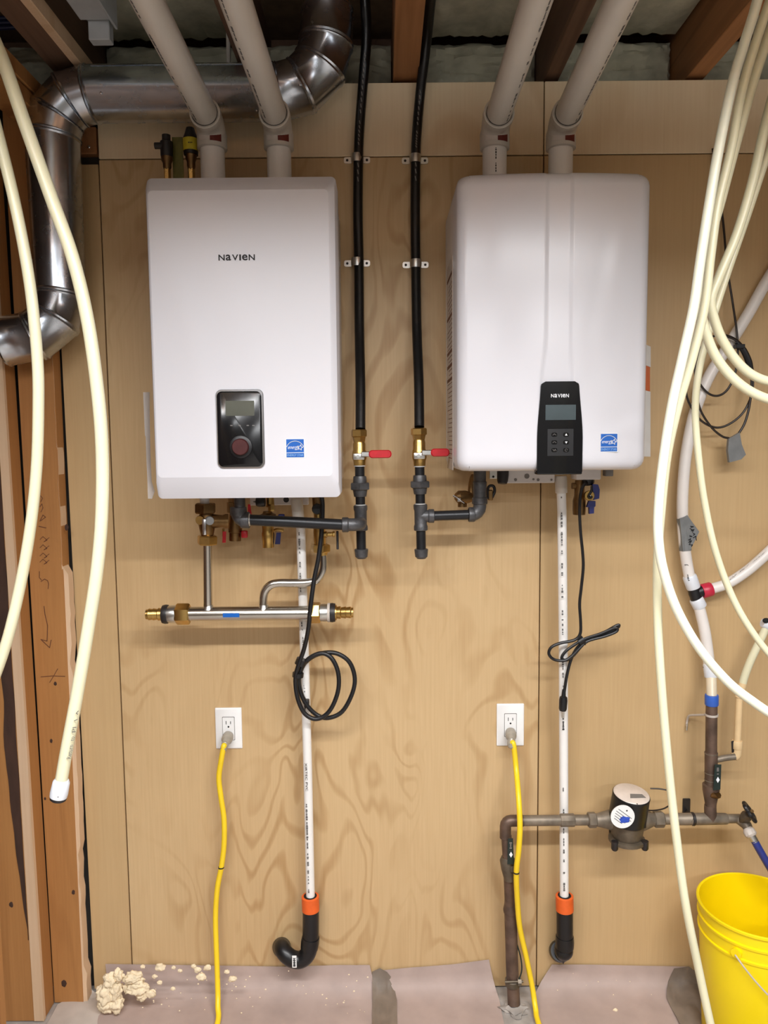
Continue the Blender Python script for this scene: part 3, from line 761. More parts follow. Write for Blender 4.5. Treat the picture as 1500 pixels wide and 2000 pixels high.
yD = -.09
cz = P(300, 183, .09).z
xl = P(106, 330, .09).x
Rb = .105
cA = Vector((xl + Rb, yD, cz - Rb))
left_arc = arc(cA, 90, 180, Rb, 3, yD)
xr_ = P(545, 190, .09).x
cB = Vector((xr_, yD, cz + .125))
right_arc = [Vector((xr_, yD, cz))] + [Vector((cB.x + .125 * math.sin(math.radians(q)), yD, cB.z - .125 * math.cos(math.radians(q)))) for q in (28, 60, 88)]
bot = P(96, 585, .09)
dn = [Vector((xl, yD, bot.z + .01)), Vector((xl - .012, yD - .012, bot.z - .055)), Vector((xl - .06, yD - .03, bot.z - .10)), Vector((xl - .14, yD - .04, bot.z - .115))]
pathL = list(reversed(dn)) + list(reversed(left_arc))
pathR = right_arc + [right_arc[-1] + Vector((.004, .004, .075)), right_arc[-1] + Vector((.0, .02, .13)), right_arc[-1] + Vector((0, .03, .26))]
full = pathL + pathR
radl = [RD * .93] * 4 + [RD] * (len(left_arc)) + [RD] * 4 + [RD * .96, RD * .80, RD * .78]
for i in range(len(full) - 1):
    straight = i == 3 or i == 3 + len(left_arc)
    part('straight_duct' if straight else 'elbow_gore', mitre(MB(), full, radl, i), GALV, duct)
# screw head, hanger wire and lengthwise seam
part('seam', MB().box(left_arc[0].x + .02, xr_ - .01, yD - RD * .72 - .0015, yD - RD * .72 + .002, cz + RD * .68, cz + RD * .72), GALV, duct)
for u, v in ((196, 164), (196, 180), (585, 165), (500, 215)):
    c = P(u, v, .16); part('screw', MB().ball(c + Vector((0, .004, 0)), .0035, 1), CHROME, duct)

# ================================================================== BITS AROUND THE DUCT
def relief(u, vb, vt, d, kind, label):
    b = P(u, vb, d); tz = P(u, vt, d).z; h = tz - b.z
    t = thing('air_vent', label, 'valve', (b.x, -d, zb1 - .014))
    part('base_nut', MB().cyl((b.x, -d, zb1 - .014), (b.x, -d, b.z + .012), .009, n=6), BRASS, t)
    part('stem', MB().axl((b.x, -d, b.z + .008), (b.x, -d, b.z + h * .42), [(0, .008), (.2, .0105), (.5, .0105), (.7, .014), (1, .015)], 18), BRASSD, t)
    if kind:
        part('cap', MB().axl((b.x, -d, b.z + h * .40), (b.x, -d, b.z + h), [(0, .018), (.12, .0185), (.62, .0185), (.8, .014), (1, .010)], 24), DARKP, t)
        part('tag', MB().axl((b.x, -d, b.z + h * .48), (b.x, -d, b.z + h * .75), [(0, .0188), (1, .0188)], 24), YTAG, t, 'yellow wrap-around tag')
        m = MB(); dashes(m, (b.x - .009, -d - .0185, b.z + h * .62), (b.x + .009, -d - .0185, b.z + h * .62), .004, F, .8); part('tag_print', m, INK, t)
    else:
        part('cap', MB().axl((b.x, -d, b.z + h * .40), (b.x, -d, b.z + h), [(0, .012), (.1, .016), (.7, .016), (.75, .011), (1, .011)], 12), DARKP, t)
        part('side_port', MB().cyl((b.x - .004, -d - .006, b.z + h * .7), (b.x - .028, -d - .006, b.z + h * .7), .008, n=12), DARKP, t)
relief(327, 338, 264, .16, 0, 'dark brass air vent with side port on the boiler top')
relief(374, 338, 250, .16, 1, 'dark vent with yellow tag on the boiler top beside the pipe')
a_ = P(350, 340, .15)
single('olive_tag', MB().rbox(P(337, 300, .14).x, P(358, 300, .14).x, -.142, -.14, zb1 - .012, P(345, 268, .14).z, .0008, 1), OLIVE, 'olive paper tag hanging between the two vents on the boiler', 'tag')
# grey painted box and channel between the joists, top left
ch = thing('metal_channel', 'grey painted metal box between the ceiling joists, top left', 'metal box', P(190, 75, .25))
c0, c1 = P(166, 39, .27), P(214, 77, .27)
part('box_end', MB().rbox(c0.x + .006, c1.x, -.27, -.24, c1.z, c0.z + .02, .002, 1), GREYB, ch)
part('box_body', MB().rbox(c0.x - .01, c1.x + .012, -1.3, -.275, c0.z - .004, c0.z + .09, .003, 1), GREYB, ch)
part('box_flange', MB().rbox(c1.x + .008, c1.x + .014, -1.3, -.25, c0.z - .012, c0.z + .09, .001, 1), GREYB, ch)
for k, (v, lab) in enumerate(((36, 'dark blue cable in the top left corner, uppermost'), (45, 'dark blue cable in the top left corner, middle one'), (55, 'dark blue cable in the top left corner, lowest'))):
    single('blue_cable', MB().tube([P(-60, v + 4, .12), P(0, v, .12), P(60, v - 2, .1), P(92, v + 6, .06), P(110, v + 16, .0), P(125, v + 18, -.06)], .0055, 10), WIREB, lab, 'cable', 'blue cables')
single('white_tube', MB().tube([P(447, 160, .02), P(446, 60, .03), P(448, -60, .05)], .006, 12), PVC, 'thin white tube rising behind the long duct', 'tube')

def rbx(u0, v0, u1, v1, d, y0, y1, b, seg):
    A = P(u0, (v0 + v1) / 2, d); B = P(u1, (v0 + v1) / 2, d); um = (u0 + u1) / 2
    return MB().rbox(A.x, B.x, y0, y1, P(um, v1, d).z, P(um, v0, d).z, b, seg)

# ================================================================== GAS LINES
def gas_hose(pts, label):
    a = pts[-1]
    t = thing('gas_hose', label, 'gas hose', a)
    mb = MB(); mb.tube(pts, .0133, 16)
    part('hose', mb, BLACKJ, t)
    m = MB(); path = mb.path; random.seed(11)
    for i in range(2, int(len(path) * .55), 1):
        p, q = path[i], path[i + 1]
        if random.random() < .75:
            m.stroke([p + F * .0134 + X * -.001, p.lerp(q, .55) + F * .0134 + X * .001], .0028, F, .0003)
    part('hose_print', m, GREYP, t)
    return t
dG = .15
hl = [P(712, -60, .10), P(713, 0, .09), P(716, 70, .06), P(710, 150, .035), P(703, 240, .022), P(700, 310, .018), P(699, 420, .017), P(701, 511, .018), P(702, 640, .05), P(704, 750, .11), P(704, 838, dG)]
hr = [P(850, -60, .32), P(841, 0, .2), P(833, 80, .09), P(821, 180, .03), P(814, 260, .02), P(812, 310, .018), P(811, 420, .017), P(812, 516, .018), P(814, 640, .05), P(818, 750, .11), P(819, 834, dG)]
gas_hose(hl, 'black gas hose running down the wall beside the left boiler')
gas_hose(hr, 'black gas hose running down the wall beside the right heater')

def column(label_v, label_p, ut, ub, vs_, lever, kind):
    """brass nut + ball valve (one thing) and black iron string with tee and drip leg (another)"""
    def L(v): 
        u = ut + (ub - ut) * (v - 838) / (1088 - 838); return P(u, v, dG)
    px = mpp(704, 950, dG)
    nv0, nv1, bv0, bv1, un0, un1, te0, te1, cp0, cp1 = vs_
    t = thing('gas_valve', label_v, 'valve', L(bv1 + 2))
    part('flare_nut', MB().axl(L(nv0), L(nv1), [(0, .019), (.08, .0215), (.55, .0215), (.62, .018), (1, .0155)], 6, .3), BRASS, t)
    part('valve_body', MB().axl(L(nv1), L(bv1), [(0, .0145), (.1, .0165), (.35, .0165), (.42, .0185), (.68, .0195), (.8, .0165), (1, .0155)], 20), BRASS, t)
    c = L((bv0 + bv1) / 2 + 3)
    part('stem_plate', MB().rbox(c.x - .016, c.x + .014, c.y - .024, c.y - .0165, c.z - .0085, c.z + .0085, .003, 2), ZINC, t)
    part('stem_nut', MB().cyl(c + F * .022 + X * -.003, c + F * .0275 + X * -.003, .005, n=6), ZINC, t)
    l0, l1 = P(lever[0], lever[2], dG + .026), P(lever[1], lever[2], dG + .026)
    part('lever_arm', MB().rbox(c.x + .005, l0.x + .01, c.y - .029, c.y - .024, l0.z - .007, l0.z + .007, .002, 1), ZINC, t)
    part('red_handle', MB().rr_loft([(c.y - .020, l0.x, l1.x, l0.z - .0095, l0.z + .0095, .0085), (c.y - .023, l0.x - .001, l1.x + .001, l0.z - .0105, l0.z + .0105, .0095), (c.y - .031, l0.x - .001, l1.x + .001, l0.z - .0105, l0.z + .0105, .0095), (c.y - .034, l0.x + .002, l1.x - .002, l0.z - .0085, l0.z + .0085, .0075)], 6), RED, t, 'red vinyl lever handle')
    g = thing('gas_pipe', label_p, 'gas pipe', L(cp1), )
    part('tape', MB().axl(L(bv1 - 1), L(bv1 + 2), [(0, .0152), (1, .0152)], 18), PTFE, g)
    part('nipple', MB().cyl(L(bv1), L(un0 + 2), .0128, n=18), IRONP, g)
    ur = (943 - 930) / (970 - 930)
    part('union', MB().axl(L(un0), L(un1), [(0, .0165), (.06, .0175), (.33, .0185), (.331, .0185), (.68, .0195), (.9, .0175), (1, .0165)], 12), IRON, g)
    part('union_nut', MB().cyl(L(un0 + (un1 - un0) * .32), L(un0 + (un1 - un0) * .66), .0278, n=6, ph=.5, bev=.002), IRON, g)
    part('nipple', MB().cyl(L(un1 - 2), L(te0 + 3), .0128, n=18), IRONP, g)
    part('tee', MB().axl(L(te0), L(te1), [(0, .017), (.02, .0185), (.16, .0185), (.24, .0165), (.76, .0165), (.84, .0185), (.98, .0185), (1, .017)], 20), IRON, g)
    part('drip_leg', MB().cyl(L(te1 - 3), L(cp0 + 4), .0128, n=18), IRONP, g)
    part('cap', MB().axl(L(cp0), L(cp1), [(0, .0165), (.05, .0185), (.3, .018), (.8, .0165), (1, .0115)], 20), IRON, g)
    part('tape', MB().axl(L(te0 - 2), L(te0 + 1), [(0, .0145), (1, .0145)], 18), PTFE, g)
    return t, g, L
dP = .215
_, gl, LL = column('brass gas valve with red lever under the left gas hose', 'black iron gas pipe from the left hose across to the boiler', 701, 706, (839, 863, 868, 909, 930, 970, 987, 1036, 1072, 1091), (721, 764, 887), 0)
# branch: tee outlet towards the viewer, elbow, pipe to the left, elbow up into the boiler
tc = LL(1021); cc = Vector((tc.x, -dP, tc.z + .002))
m_ = MB(); m_.cyl(tc + F * .008, tc + F * .045, .0165, n=20)
arcp = [Vector((cc.x, -dP + .028, cc.z))] + [Vector((cc.x - .022 + .022 * math.cos(math.radians(q)), -dP + .022 - .022 * math.sin(math.radians(q)), cc.z)) for q in (0, 20, 40, 60, 80, 90)] + [Vector((cc.x - .04, -dP, cc.z))]
m_.tube(arcp, .0168, 20, smooth=False)
m_.axl(Vector((cc.x - .028, -dP, cc.z)), Vector((cc.x - .046, -dP, cc.z)), [(0, .0165), (.2, .0195), (.92, .0195), (1, .018)], 20)
part('branch_elbow', m_, IRON, gl)
pe = P(466, 1016, dP)
part('branch_pipe', MB().cyl(Vector((cc.x - .04, -dP, cc.z)), Vector((pe.x + .02, -dP, pe.z + .001)), .0143, n=20), IRONP, gl)
part('pipe_end_collar', MB().axl(Vector((pe.x + .031, -dP, pe.z + .001)), Vector((pe.x + .022, -dP, pe.z + .001)), [(0, .0155), (1, .0205)], 20), ZINC, gl)
m_ = MB()
m_.tube([Vector((pe.x + .026, -dP, pe.z))] + [Vector((pe.x + .02 - .02 * math.sin(math.radians(q)), -dP, pe.z + .02 - .02 * math.cos(math.radians(q)))) for q in (0, 22, 45, 67, 90)] + [Vector((pe.x, -dP, pe.z + .03))], .0195, 20, smooth=False)
m_.axl(Vector((pe.x + .006, -dP, pe.z)), Vector((pe.x + .028, -dP, pe.z)), [(0, .02), (.2, .0215), (.95, .0215), (1, .02)], 20)
m_.axl(Vector((pe.x, -dP, pe.z + .012)), Vector((pe.x, -dP, pe.z + .034)), [(0, .02), (.2, .0215), (.95, .0215), (1, .02)], 20)
part('boiler_elbow', m_, IRON, gl)
part('boiler_nipple', MB().cyl(Vector((pe.x + .004, -dP, pe.z + .028)), Vector((pe.x + .004, -dP, zb0 + .028)), .0145, n=18), IRON, gl)

_, gr, LR = column('brass gas valve with red lever under the right gas hose', 'black iron gas pipe from the right hose into the heater', 818, 823, (836, 859, 864, 910, 928, 965, 985, 1036, 1072, 1091), (842, 877, 884), 1)
tc = LR(1008)
part('tee_branch', MB().axl(tc, tc + X * .036, [(0, .0165), (.55, .0165), (.62, .0185), (.97, .0185), (1, .017)], 20), IRON, gr)
pe = P(937, 1005, dG)
part('branch_pipe', MB().cyl(tc + X * .03, Vector((pe.x - .02, -dG, pe.z)), .0133, n=20), IRONP, gr)
m_ = MB()
m_.tube([Vector((pe.x - .03, -dG, pe.z))] + [Vector((pe.x - .022 + .022 * math.sin(math.radians(q)), -dG, pe.z + .022 - .022 * math.cos(math.radians(q)))) for q in (0, 22, 45, 67, 90)] + [Vector((pe.x, -dG, pe.z + .03))], .0175, 20, smooth=False)
m_.axl(Vector((pe.x - .03, -dG, pe.z)), Vector((pe.x - .012, -dG, pe.z)), [(0, .018), (.06, .0198), (.8, .0198), (1, .0175)], 20)
part('heater_elbow', m_, IRON, gr)
part('ring', MB().axl(Vector((pe.x, -dG, pe.z + .028)), Vector((pe.x, -dG, pe.z + .046)), [(0, .019), (.1, .0205), (.9, .0205), (1, .019)], 20), IRON, gr)
part('heater_nipple', MB().axl(Vector((pe.x, -dG, pe.z + .045)), Vector((pe.x, -dG, hz0)), [(0, .0175), (.55, .0185), (.56, .0165), (1, .0165)], 20), IRON, gr)

# relief valve hanging beside that elbow
c = P(907, 970, .075)
rv = thing('relief_valve', 'small bronze relief valve with loose wire lever, below the right heater', 'valve', P(905, 990, .075))
part('valve_body', MB().axl(P(890, 970, .085), P(922, 972, .07), [(0, .010), (.15, .017), (.55, .0185), (.75, .0165), (1, .012)], 22), BRASSD, rv)
part('outlet', MB().cyl(P(903, 975, .078), P(903, 990, .078), .0125, n=20), BRASSD, rv)
part('stub', MB().tube([P(921, 972, .065), P(922, 950, .055), P(924, 938, .05), P(927, 930, .045)], .011, 14), BRASSD, rv)
part('lever', MB().tube([P(885, 968, .102), P(892, 972, .104), P(900, 978, .104), P(907, 982, .102)], .0022, 8), CHROME, rv)
part('lever_tip', rbx(893, 973, 900, 980, .104, -.106, -.103, .001, 1), CHROME, rv)
c0 = P(957, 962, .10)
lp = thing('cable_loop', 'small black looped strap beside the right heater gas elbow', 'strap', P(957, 975, .1))
part('loop', MB().tube([P(953, 974, .085), P(953, 955, .085), P(957, 949, .085), P(964, 950, .085), P(966, 960, .085), P(961, 972, .085)], .004, 10), BLACKM, lp)
part('buckle', rbx(953, 957, 962, 977, .08, -.09, -.07, .002, 1), BRASSD, lp)

# ================================================================== HOSE CLAMPS
def clamp(u, v, d, label, tilt=0):
    c = P(u, v, d); t = thing('pipe_clamp', label, 'clamp', (c.x, 0, c.z - .012), 'zinc straps on the gas hoses')
    m = MB(); rg = []
    for k in range(17):
        a_ = math.radians(-100 + 200 * k / 16); o = Vector((math.sin(a_), -math.cos(a_), 0)); b = Vector((c.x, -d, c.z))
        rg.append([b + o * r + Z * h for r, h in ((.0138, -.011), (.0152, -.011), (.0162, 0), (.0152, .011), (.0138, .011))])
    part('band', m.ring_loft(rg), ZINC, t)
    for s in (-1, 1):
        x0, x1 = c.x + s * .013, c.x + s * .036
        part('ear', MB().rr_loft([(-.0005, min(x0, x1), max(x0, x1), c.z - .0085, c.z + .0085, .0055), (-.0035, min(x0, x1), max(x0, x1), c.z - .0085, c.z + .0085, .0055)], 4), ZINC, t)
        part('screw', MB().axl((c.x + s * .027, -.0035, c.z), (c.x + s * .027, -.0055, c.z), [(0, .0035), (.5, .0035), (1, .002)], 10), DARKP, t)
clamp(697, 309, .018, 'zinc pipe strap on the left gas hose at the plywood joint, upper one')
clamp(697, 512, .018, 'zinc pipe strap on the left gas hose beside the boiler, lower one')
clamp(811, 310, .018, 'zinc pipe strap on the right gas hose at the plywood joint, upper one')
clamp(812, 515, .018, 'zinc pipe strap on the right gas hose beside the heater, lower one')

# ================================================================== VALVES UNDER THE LEFT BOILER
d2 = .15
def VV(u, v, d=d2): return P(u, v, d)
def nut(mb, u, v0, v1, r, d=d2, ph=.2, n=6): return mb.axl(VV(u, v0, d), VV(u, v1, d), [(0, r * .9), (.12, r), (.88, r), (1, r * .9)], n, ph)
t = thing('isolation_valve', 'bronze relief valve assembly feeding the left steel pipe under the boiler', 'valve', VV(405, 1064))
part('inlet', MB().cyl(VV(400, 1000), Vector((VV(400, 975).x, -d2, zb0 + .029)), .0125, n=18), PEXRING, t)
part('top_nut', nut(MB(), 401, 983, 1003, .0285, ph=.45), BRASSD, t)
part('valve_body', MB().axl(VV(403, 1002), VV(405, 1046), [(0, .017), (.15, .021), (.5, .022), (.8, .019), (1, .016)], 22), BRASSD, t)
part('bottom_nut', nut(MB(), 405, 1046, 1064, .027, ph=.1), BRASS, t)
part('side_body', MB().axl(VV(408, 1018, .155), VV(446, 1018, .145), [(0, .014), (.2, .019), (.7, .0165), (.85, .0195), (1, .0195)], 22), BRASSD, t)
c = VV(391, 1016, .172); part('gold_cap', MB().axl(c + F * -.012, c + F * .004, [(0, .011), (.8, .0125), (1, .011)], 22), BRASS, t)
c = VV(408, 1017, .172); part('grey_cap', MB().axl(c + F * -.004, c + F * .006 + X * .004, [(0, .012), (.8, .0115), (1, .010)], 22), GREYB, t)
part('lever', rbx(395, 1013, 403, 1045, .182, -.186, -.180, .0025, 2), CHROME, t, 'silver lift lever')
t = thing('drain_valve', 'bronze valve with red levers behind the gas elbow under the boiler', 'valve', VV(458, 1056, .09))
part('union', MB().axl(VV(452, 972, .09), VV(453, 1001, .09), [(0, .009), (.3, .009), (.31, .013), (1, .013)], 6), BRASSD, t)
part('valve_body', MB().axl(VV(460, 1000, .085), VV(459, 1056, .085), [(0, .016), (.4, .02), (.7, .0185), (.72, .0165), (1, .0165)], 20), BRASSD, t)
part('red_lever', rbx(472, 1036, 484, 1050, .09, -.10, -.085, .003, 2), RED, t, 'red lever')
part('red_lever', MB().hexa([VV(434, 1060, .1), VV(441, 1060, .1), VV(441, 1060, .09), VV(434, 1060, .09), VV(435, 1038, .1), VV(442, 1038, .1), VV(442, 1038, .09), VV(435, 1038, .09)]), RED, t, 'thin red lever')
part('red_lever', MB().hexa([VV(484, 1008, .08), VV(492, 1008, .08), VV(492, 1008, .07), VV(484, 1008, .07), VV(484, 985, .08), VV(489, 985, .08), VV(489, 985, .07), VV(484, 985, .07)]), RED, t)
part('stem', MB().cyl(VV(436, 1032, .09), VV(436, 1048, .09), .003, n=8), BRASS, t)
t = thing('fill_valve', 'brass valve with blue levers in the middle under the boiler', 'valve', VV(524, 1070, .11))
part('upper_body', MB().axl(VV(527, 970, .11), VV(528, 990, .11), [(0, .0105), (1, .0115)], 18), BRASS, t)
part('hex', nut(MB(), 530, 985, 998, .0095, .125, .52), BRASS, t)
c = VV(509, 980, .13); part('black_knob', MB().axl(c + X * .012, c + X * -.012, [(0, .012), (.2, .0135), (.8, .0135), (1, .011)], 16), BLACKM, t)
part('knob_point', MB().axl(c + X * -.011, c + X * -.02, [(0, .004), (1, .001)], 10), GREYP, t)
part('collar', MB().axl(VV(522, 998, .11), VV(523, 1012, .11), [(0, .011), (.3, .0135), (.5, .0225), (1, .0225)], 20), BRASSD, t)
part('valve_body', MB().axl(VV(523, 1010, .11), VV(524, 1069, .11), [(0, .015), (.3, .016), (.45, .0155), (.55, .0172), (.75, .0165), (.78, .0155), (1, .0155)], 20), BRASS, t)
part('blue_tab', rbx(544, 1004, 556, 1012, .1, -.11, -.095, .002, 1), BLUEH, t)
part('blue_lever', MB().hexa([VV(537, 1063, .11), VV(547, 1063, .11), VV(547, 1063, .1), VV(537, 1063, .1), VV(540, 1040, .11), VV(549, 1040, .11), VV(549, 1040, .1), VV(540, 1040, .1)]), BLUEH, t, 'dark blue lever')
part('test_cock', MB().tube([VV(536, 1036, .12), VV(543, 1034, .125), VV(554, 1036, .125)], .0045, 10), BRASS, t)
t = thing('return_valve', 'brass valve with black knob feeding the bent steel pipe under the boiler', 'valve', VV(632, 1080, .14))
part('upper_body', MB().cyl(VV(618, 972, .12), VV(620, 1000, .12), .012, n=18), BRASSD, t)
c = VV(620, 994, .145); part('black_knob', MB().axl(c + F * -.01, c + F * .01, [(0, .0125), (.2, .0145), (.85, .0145), (1, .012)], 14), BLACKM, t)
part('valve_body', MB().axl(VV(622, 1000, .135), VV(625, 1066, .135), [(0, .013), (.25, .0135), (.6, .0165), (.8, .0165), (1, .0155)], 20), BRASS, t)
part('nut', nut(MB(), 626, 1063, 1078, .0265, .135, .15), BRASS, t)
part('nut_cone', MB().axl(VV(630, 1076, .135), VV(631, 1086, .135), [(0, .016), (1, .0105)], 18), BRASS, t)
part('test_cock', MB().axl(VV(628, 1044, .15), VV(654, 1043, .15), [(0, .007), (.4, .0085), (.45, .0062), (.8, .0062), (.85, .008), (1, .008)], 12), BRASS, t)
part('lever', rbx(657, 1037, 661.5, 1073, .15, -.153, -.147, .001, 1), DARKP, t, 'thin dark lever')

# ================================================================== STAINLESS MANIFOLD
dM = .135
mf = thing('steel_manifold', 'stainless steel manifold with brass ends below the left boiler', 'manifold', P(490, 1215, dM))
pm = mpp(490, 1198, dM)
yM = P(490, 1198, dM).z
A_, B_ = Vector((P(366, 1200, dM).x, -dM, yM)), Vector((P(612, 1198, dM).x, -dM, yM))
part('main_tube', MB().cyl(A_, B_, .0193, n=28), STEEL, mf)
ul = P(405, 1064, d2)
part('left_riser', MB().cyl(Vector((ul.x, -d2, ul.z + .004)), Vector((P(406, 1180, dM).x, -dM, yM + .012)), .0119, n=24), STEEL, mf)
ur_ = P(630, 1080, .135)
part('bent_riser', MB().tube([(ur_.x, -.135, ur_.z + .012), P(632, 1100, .135), P(629, 1118, .135), P(618, 1133, .135), P(600, 1138, .135), P(570, 1139, .135), P(545, 1139, .135), P(528, 1143, .135), P(517, 1156, .135), P(514, 1174, .135), P(514.5, 1192, .135)], .0112, 20), STEEL, mf)
for u in (407, 515):
    part('weld', MB().axl(P(u, 1190, dM), P(u, 1181, dM), [(0, .016), (.6, .0135), (1, .0122)], 20), ZINC, mf)
part('blue_sticker', MB().rbox(P(438, 1200, dM).x, P(470, 1200, dM).x, -dM - .0198, -dM - .017, yM - .006, yM + .005, .0006, 1), BLUEP, mf, 'small blue sticker')
def ends(us, sgn, nm):
    (n0, n1), (s0, s1), (g0, g1), (b0, b1) = us
    def at_(u): return Vector((P(u, 1199, dM).x, -dM, yM))
    part('brass_nut', MB().axl(at_(n0), at_(n1), [(0, .026), (.1, .029), (.9, .029), (1, .026)], 6, .35), BRASS, mf)
    part('adaptor', MB().axl(at_(s0), at_(s1), [(0, .0235), (.5, .0245), (1, .0225)], 24), ZINC, mf)
    part('gasket', MB().axl(at_(g0), at_(g1), [(0, .0255), (.5, .0262), (1, .0245)], 24), DARKP, mf)
    part('barb', MB().axl(at_(b0), at_(b1), [(0, .0205), (.1, .0205), (.12, .016), (.3, .0175), (.35, .0142), (.6, .0165), (.62, .0142), (.85, .016), (.9, .0135), (1, .0135)], 22), BRASS, mf)
ends(((371, 344), (345, 327), (328, 318), (320, 286)), -1, 'l')
ends(((607, 626), (625, 645), (644, 655), (654, 690)), 1, 'r')
part('pink_washer', MB().axl(Vector((P(640, 1199, dM).x, -dM, yM)), Vector((P(645, 1199, dM).x, -dM, yM)), [(0, .026), (1, .026)], 24), LABELB, mf)

# ================================================================== CONDENSATE DRAINS
def drain(label, pts, coup, bush, tail, sticker):
    t = thing('condensate_drain', label, 'drain pipe', tail[-1])
    part('coupling', MB().axl(coup[0], coup[1], [(0, .0145), (.08, .0165), (.96, .0165), (1, .0155)], 22), PVC, t)
    mb = MB(); mb.tube(pts, .0128, 20, smooth=False); pp = part('white_pipe', mb, PVCW, t)
    part('orange_bushing', MB().axl(bush[0], bush[1], [(0, .0235), (.03, .0255), (1, .0255)], 26), ORANGE, t, 'orange rubber bushing')
    part('bushing_bore', MB().axl(bush[0] + Z * .0004, bush[0] + Z * .0008, [(0, .019), (1, .019)], 26), DARK, t)
    m = MB(); m.tube(tail[:-1], .0238, 26, smooth=True, sub=6); part('black_pipe', m, ABS, t)
    return t
dB = .06
t = drain('white condensate pipe with hooked black trap below the left boiler', [P(581, 1000, .09), P(587, 1020, .088), P(594, 1250, .075), P(601, 1500, .066), P(606.5, 1756, dB)],
          (P(579, 974, .09), P(583, 1012, .09)), (P(606, 1750, dB), P(607, 1777, dB)),
          [P(607, 1772, dB), P(607, 1800, dB), P(606, 1838, dB), P(601, 1862, dB), P(588, 1874, dB), P(572, 1873, dB), P(558, 1863, dB - .004), P(551, 1852, dB - .02), P(549, 1848, .012), P(580, 1890, dB)], 1)
part('trap_hub', MB().axl(P(607, 1830, dB), P(604, 1852, dB), [(0, .0255), (.5, .0268), (1, .0255)], 26), ABS, t)
part('outlet_hub', MB().axl(P(551, 1852, .034), P(549.5, 1849, .004), [(0, .0245), (.3, .027), (1, .027)], 26), ABS, t)
c = P(575, 1878, dB + .0245)
part('white_sticker', MB().rbox(c.x - .0065, c.x + .0065, -.0865, -.0835, c.z - .018, c.z + .018, .0006, 1), LABELW, t)
m_ = MB(); random.seed(21); dashes(m_, (c.x, -.0867, c.z - .014), (c.x, -.0867, c.z + .012), .008, F, .8, .002, .004); part('sticker_print', m_, INK, t)
m_ = MB(); random.seed(31)
for (ua, va, ub, vb_, dd) in ((584, 1040, 587.5, 1160, .103), (589, 1215, 592.5, 1260, .092), (594.5, 1335, 596, 1395, .084), (598.5, 1570, 603, 1745, .077)):
    dashes(m_, P(ua, va, dd), P(ub, vb_, dd), .0055, F, .6, .003, .008)
part('pipe_print', m_, INKG, t)
a_, b_ = P(597.5, 1490, .081), P(599.5, 1545, .079)
m_ = MB(); put_text(m_, 'XIRTEC PVC', a_ + X * -.003, (b_ - a_), Vector((1, 0, 0)), (b_ - a_).length, .006, .0008)
part('pipe_lettering', m_, INK, t)
t = drain('white condensate pipe with straight black trap below the right heater', [P(1096, 955, .09), P(1097.5, 1000, .088), P(1100, 1250, .075), P(1101, 1500, .066), P(1102, 1752, dB)],
          (P(1095.5, 930, .09), P(1096.5, 963, .09)), (P(1102.5, 1749, dB), P(1103, 1777, dB)),
          [P(1103, 1772, dB), P(1103, 1800, dB), P(1103, 1835, dB), P(1102, 1850, dB - .004), P(1099, 1860, dB - .02), P(1094, 1862, .012), P(1100, 1882, dB)], 0)
part('trap_hub', MB().axl(P(1103, 1828, dB), P(1103, 1850, dB), [(0, .0255), (.5, .027), (1, .026)], 26), ABS, t)
part('trap_bend', MB().ball(P(1101, 1856, dB - .006), .0275, 3), ABS, t)
part('outlet_hub', MB().axl(P(1094, 1858, .036), P(1092, 1857, .004), [(0, .027), (.3, .0305), (1, .0305)], 26), ABS, t)
part('drip', MB().axl(P(1100, 1872, dB - .004), P(1100, 1883, dB - .004), [(0, .010), (.5, .005), (1, .0008)], 12), ABS, t)
m_ = MB(); random.seed(41)
for (ua, va, ub, vb_, dd) in ((1096.5, 970, 1099, 1240, .103), (1099, 1262, 1100, 1350, .090), (1100, 1535, 1101, 1590, .079), (1101, 1618, 1102, 1740, .076)):
    dashes(m_, P(ua, va, dd), P(ub, vb_, dd), .0055, F, .55, .003, .010)
part('pipe_print', m_, INKG, t)
m_ = MB(); a_, b_ = P(1100, 1400, .085), P(1100.3, 1430, .084)
dashes(m_, a_, b_, .007, F, .9, .003, .005); part('dark_print', m_, INK, t)

# ================================================================== POWER CORDS
t = thing('power_cord', 'thick black power cord coiled up below the left boiler', 'cord', P(640, 1405, .10))
dc = .12
L = [(628, 968, .17), (630, 990, .165), (628, 1040, .16), (622, 1090, .16), (614, 1130, .162), (607, 1180, .165), (602, 1230, .15), (593, 1270, .13), (584, 1295, .125), (577, 1325, .12), (581, 1362, .12), (594, 1392, .12), (614, 1404, .12), (634, 1398, .12), (650, 1378, .12), (661, 1345, .118), (660, 1312, .116), (648, 1286, .114), (630, 1276, .112),
     (608, 1283, .11), (591, 1300, .108), (583, 1325, .106), (587, 1352, .104), (600, 1378, .102), (620, 1397, .10), (642, 1402, .10), (668, 1390, .10), (687, 1357, .10), (693, 1325, .10), (683, 1294, .102), (660, 1277, .104), (634, 1275, .104), (610, 1283, .102), (592, 1300, .10), (584, 1328, .10), (589, 1356, .098), (598, 1374, .098)]
part('cord', MB().tube([P(*p) for p in L], .0062, 12, sub=6), BLACKM, t)
for (u, v, du, dv) in ((588, 1293, 6, -14), (582, 1318, 1, -10)):
    part('cable_tie', MB().cyl(P(u - du * .4, v - dv * .4, .112), P(u + du * .4, v + dv * .4, .112), .0155, n=12), BLACKM, t)
part('cord_plug', rbx(594, 1366, 604, 1382, .098, -.106, -.088, .003, 2), BLACKM, t)
t = thing('power_cord', 'thin black cord bundled with a tie below the right heater', 'cord', P(1100, 1390, .10))
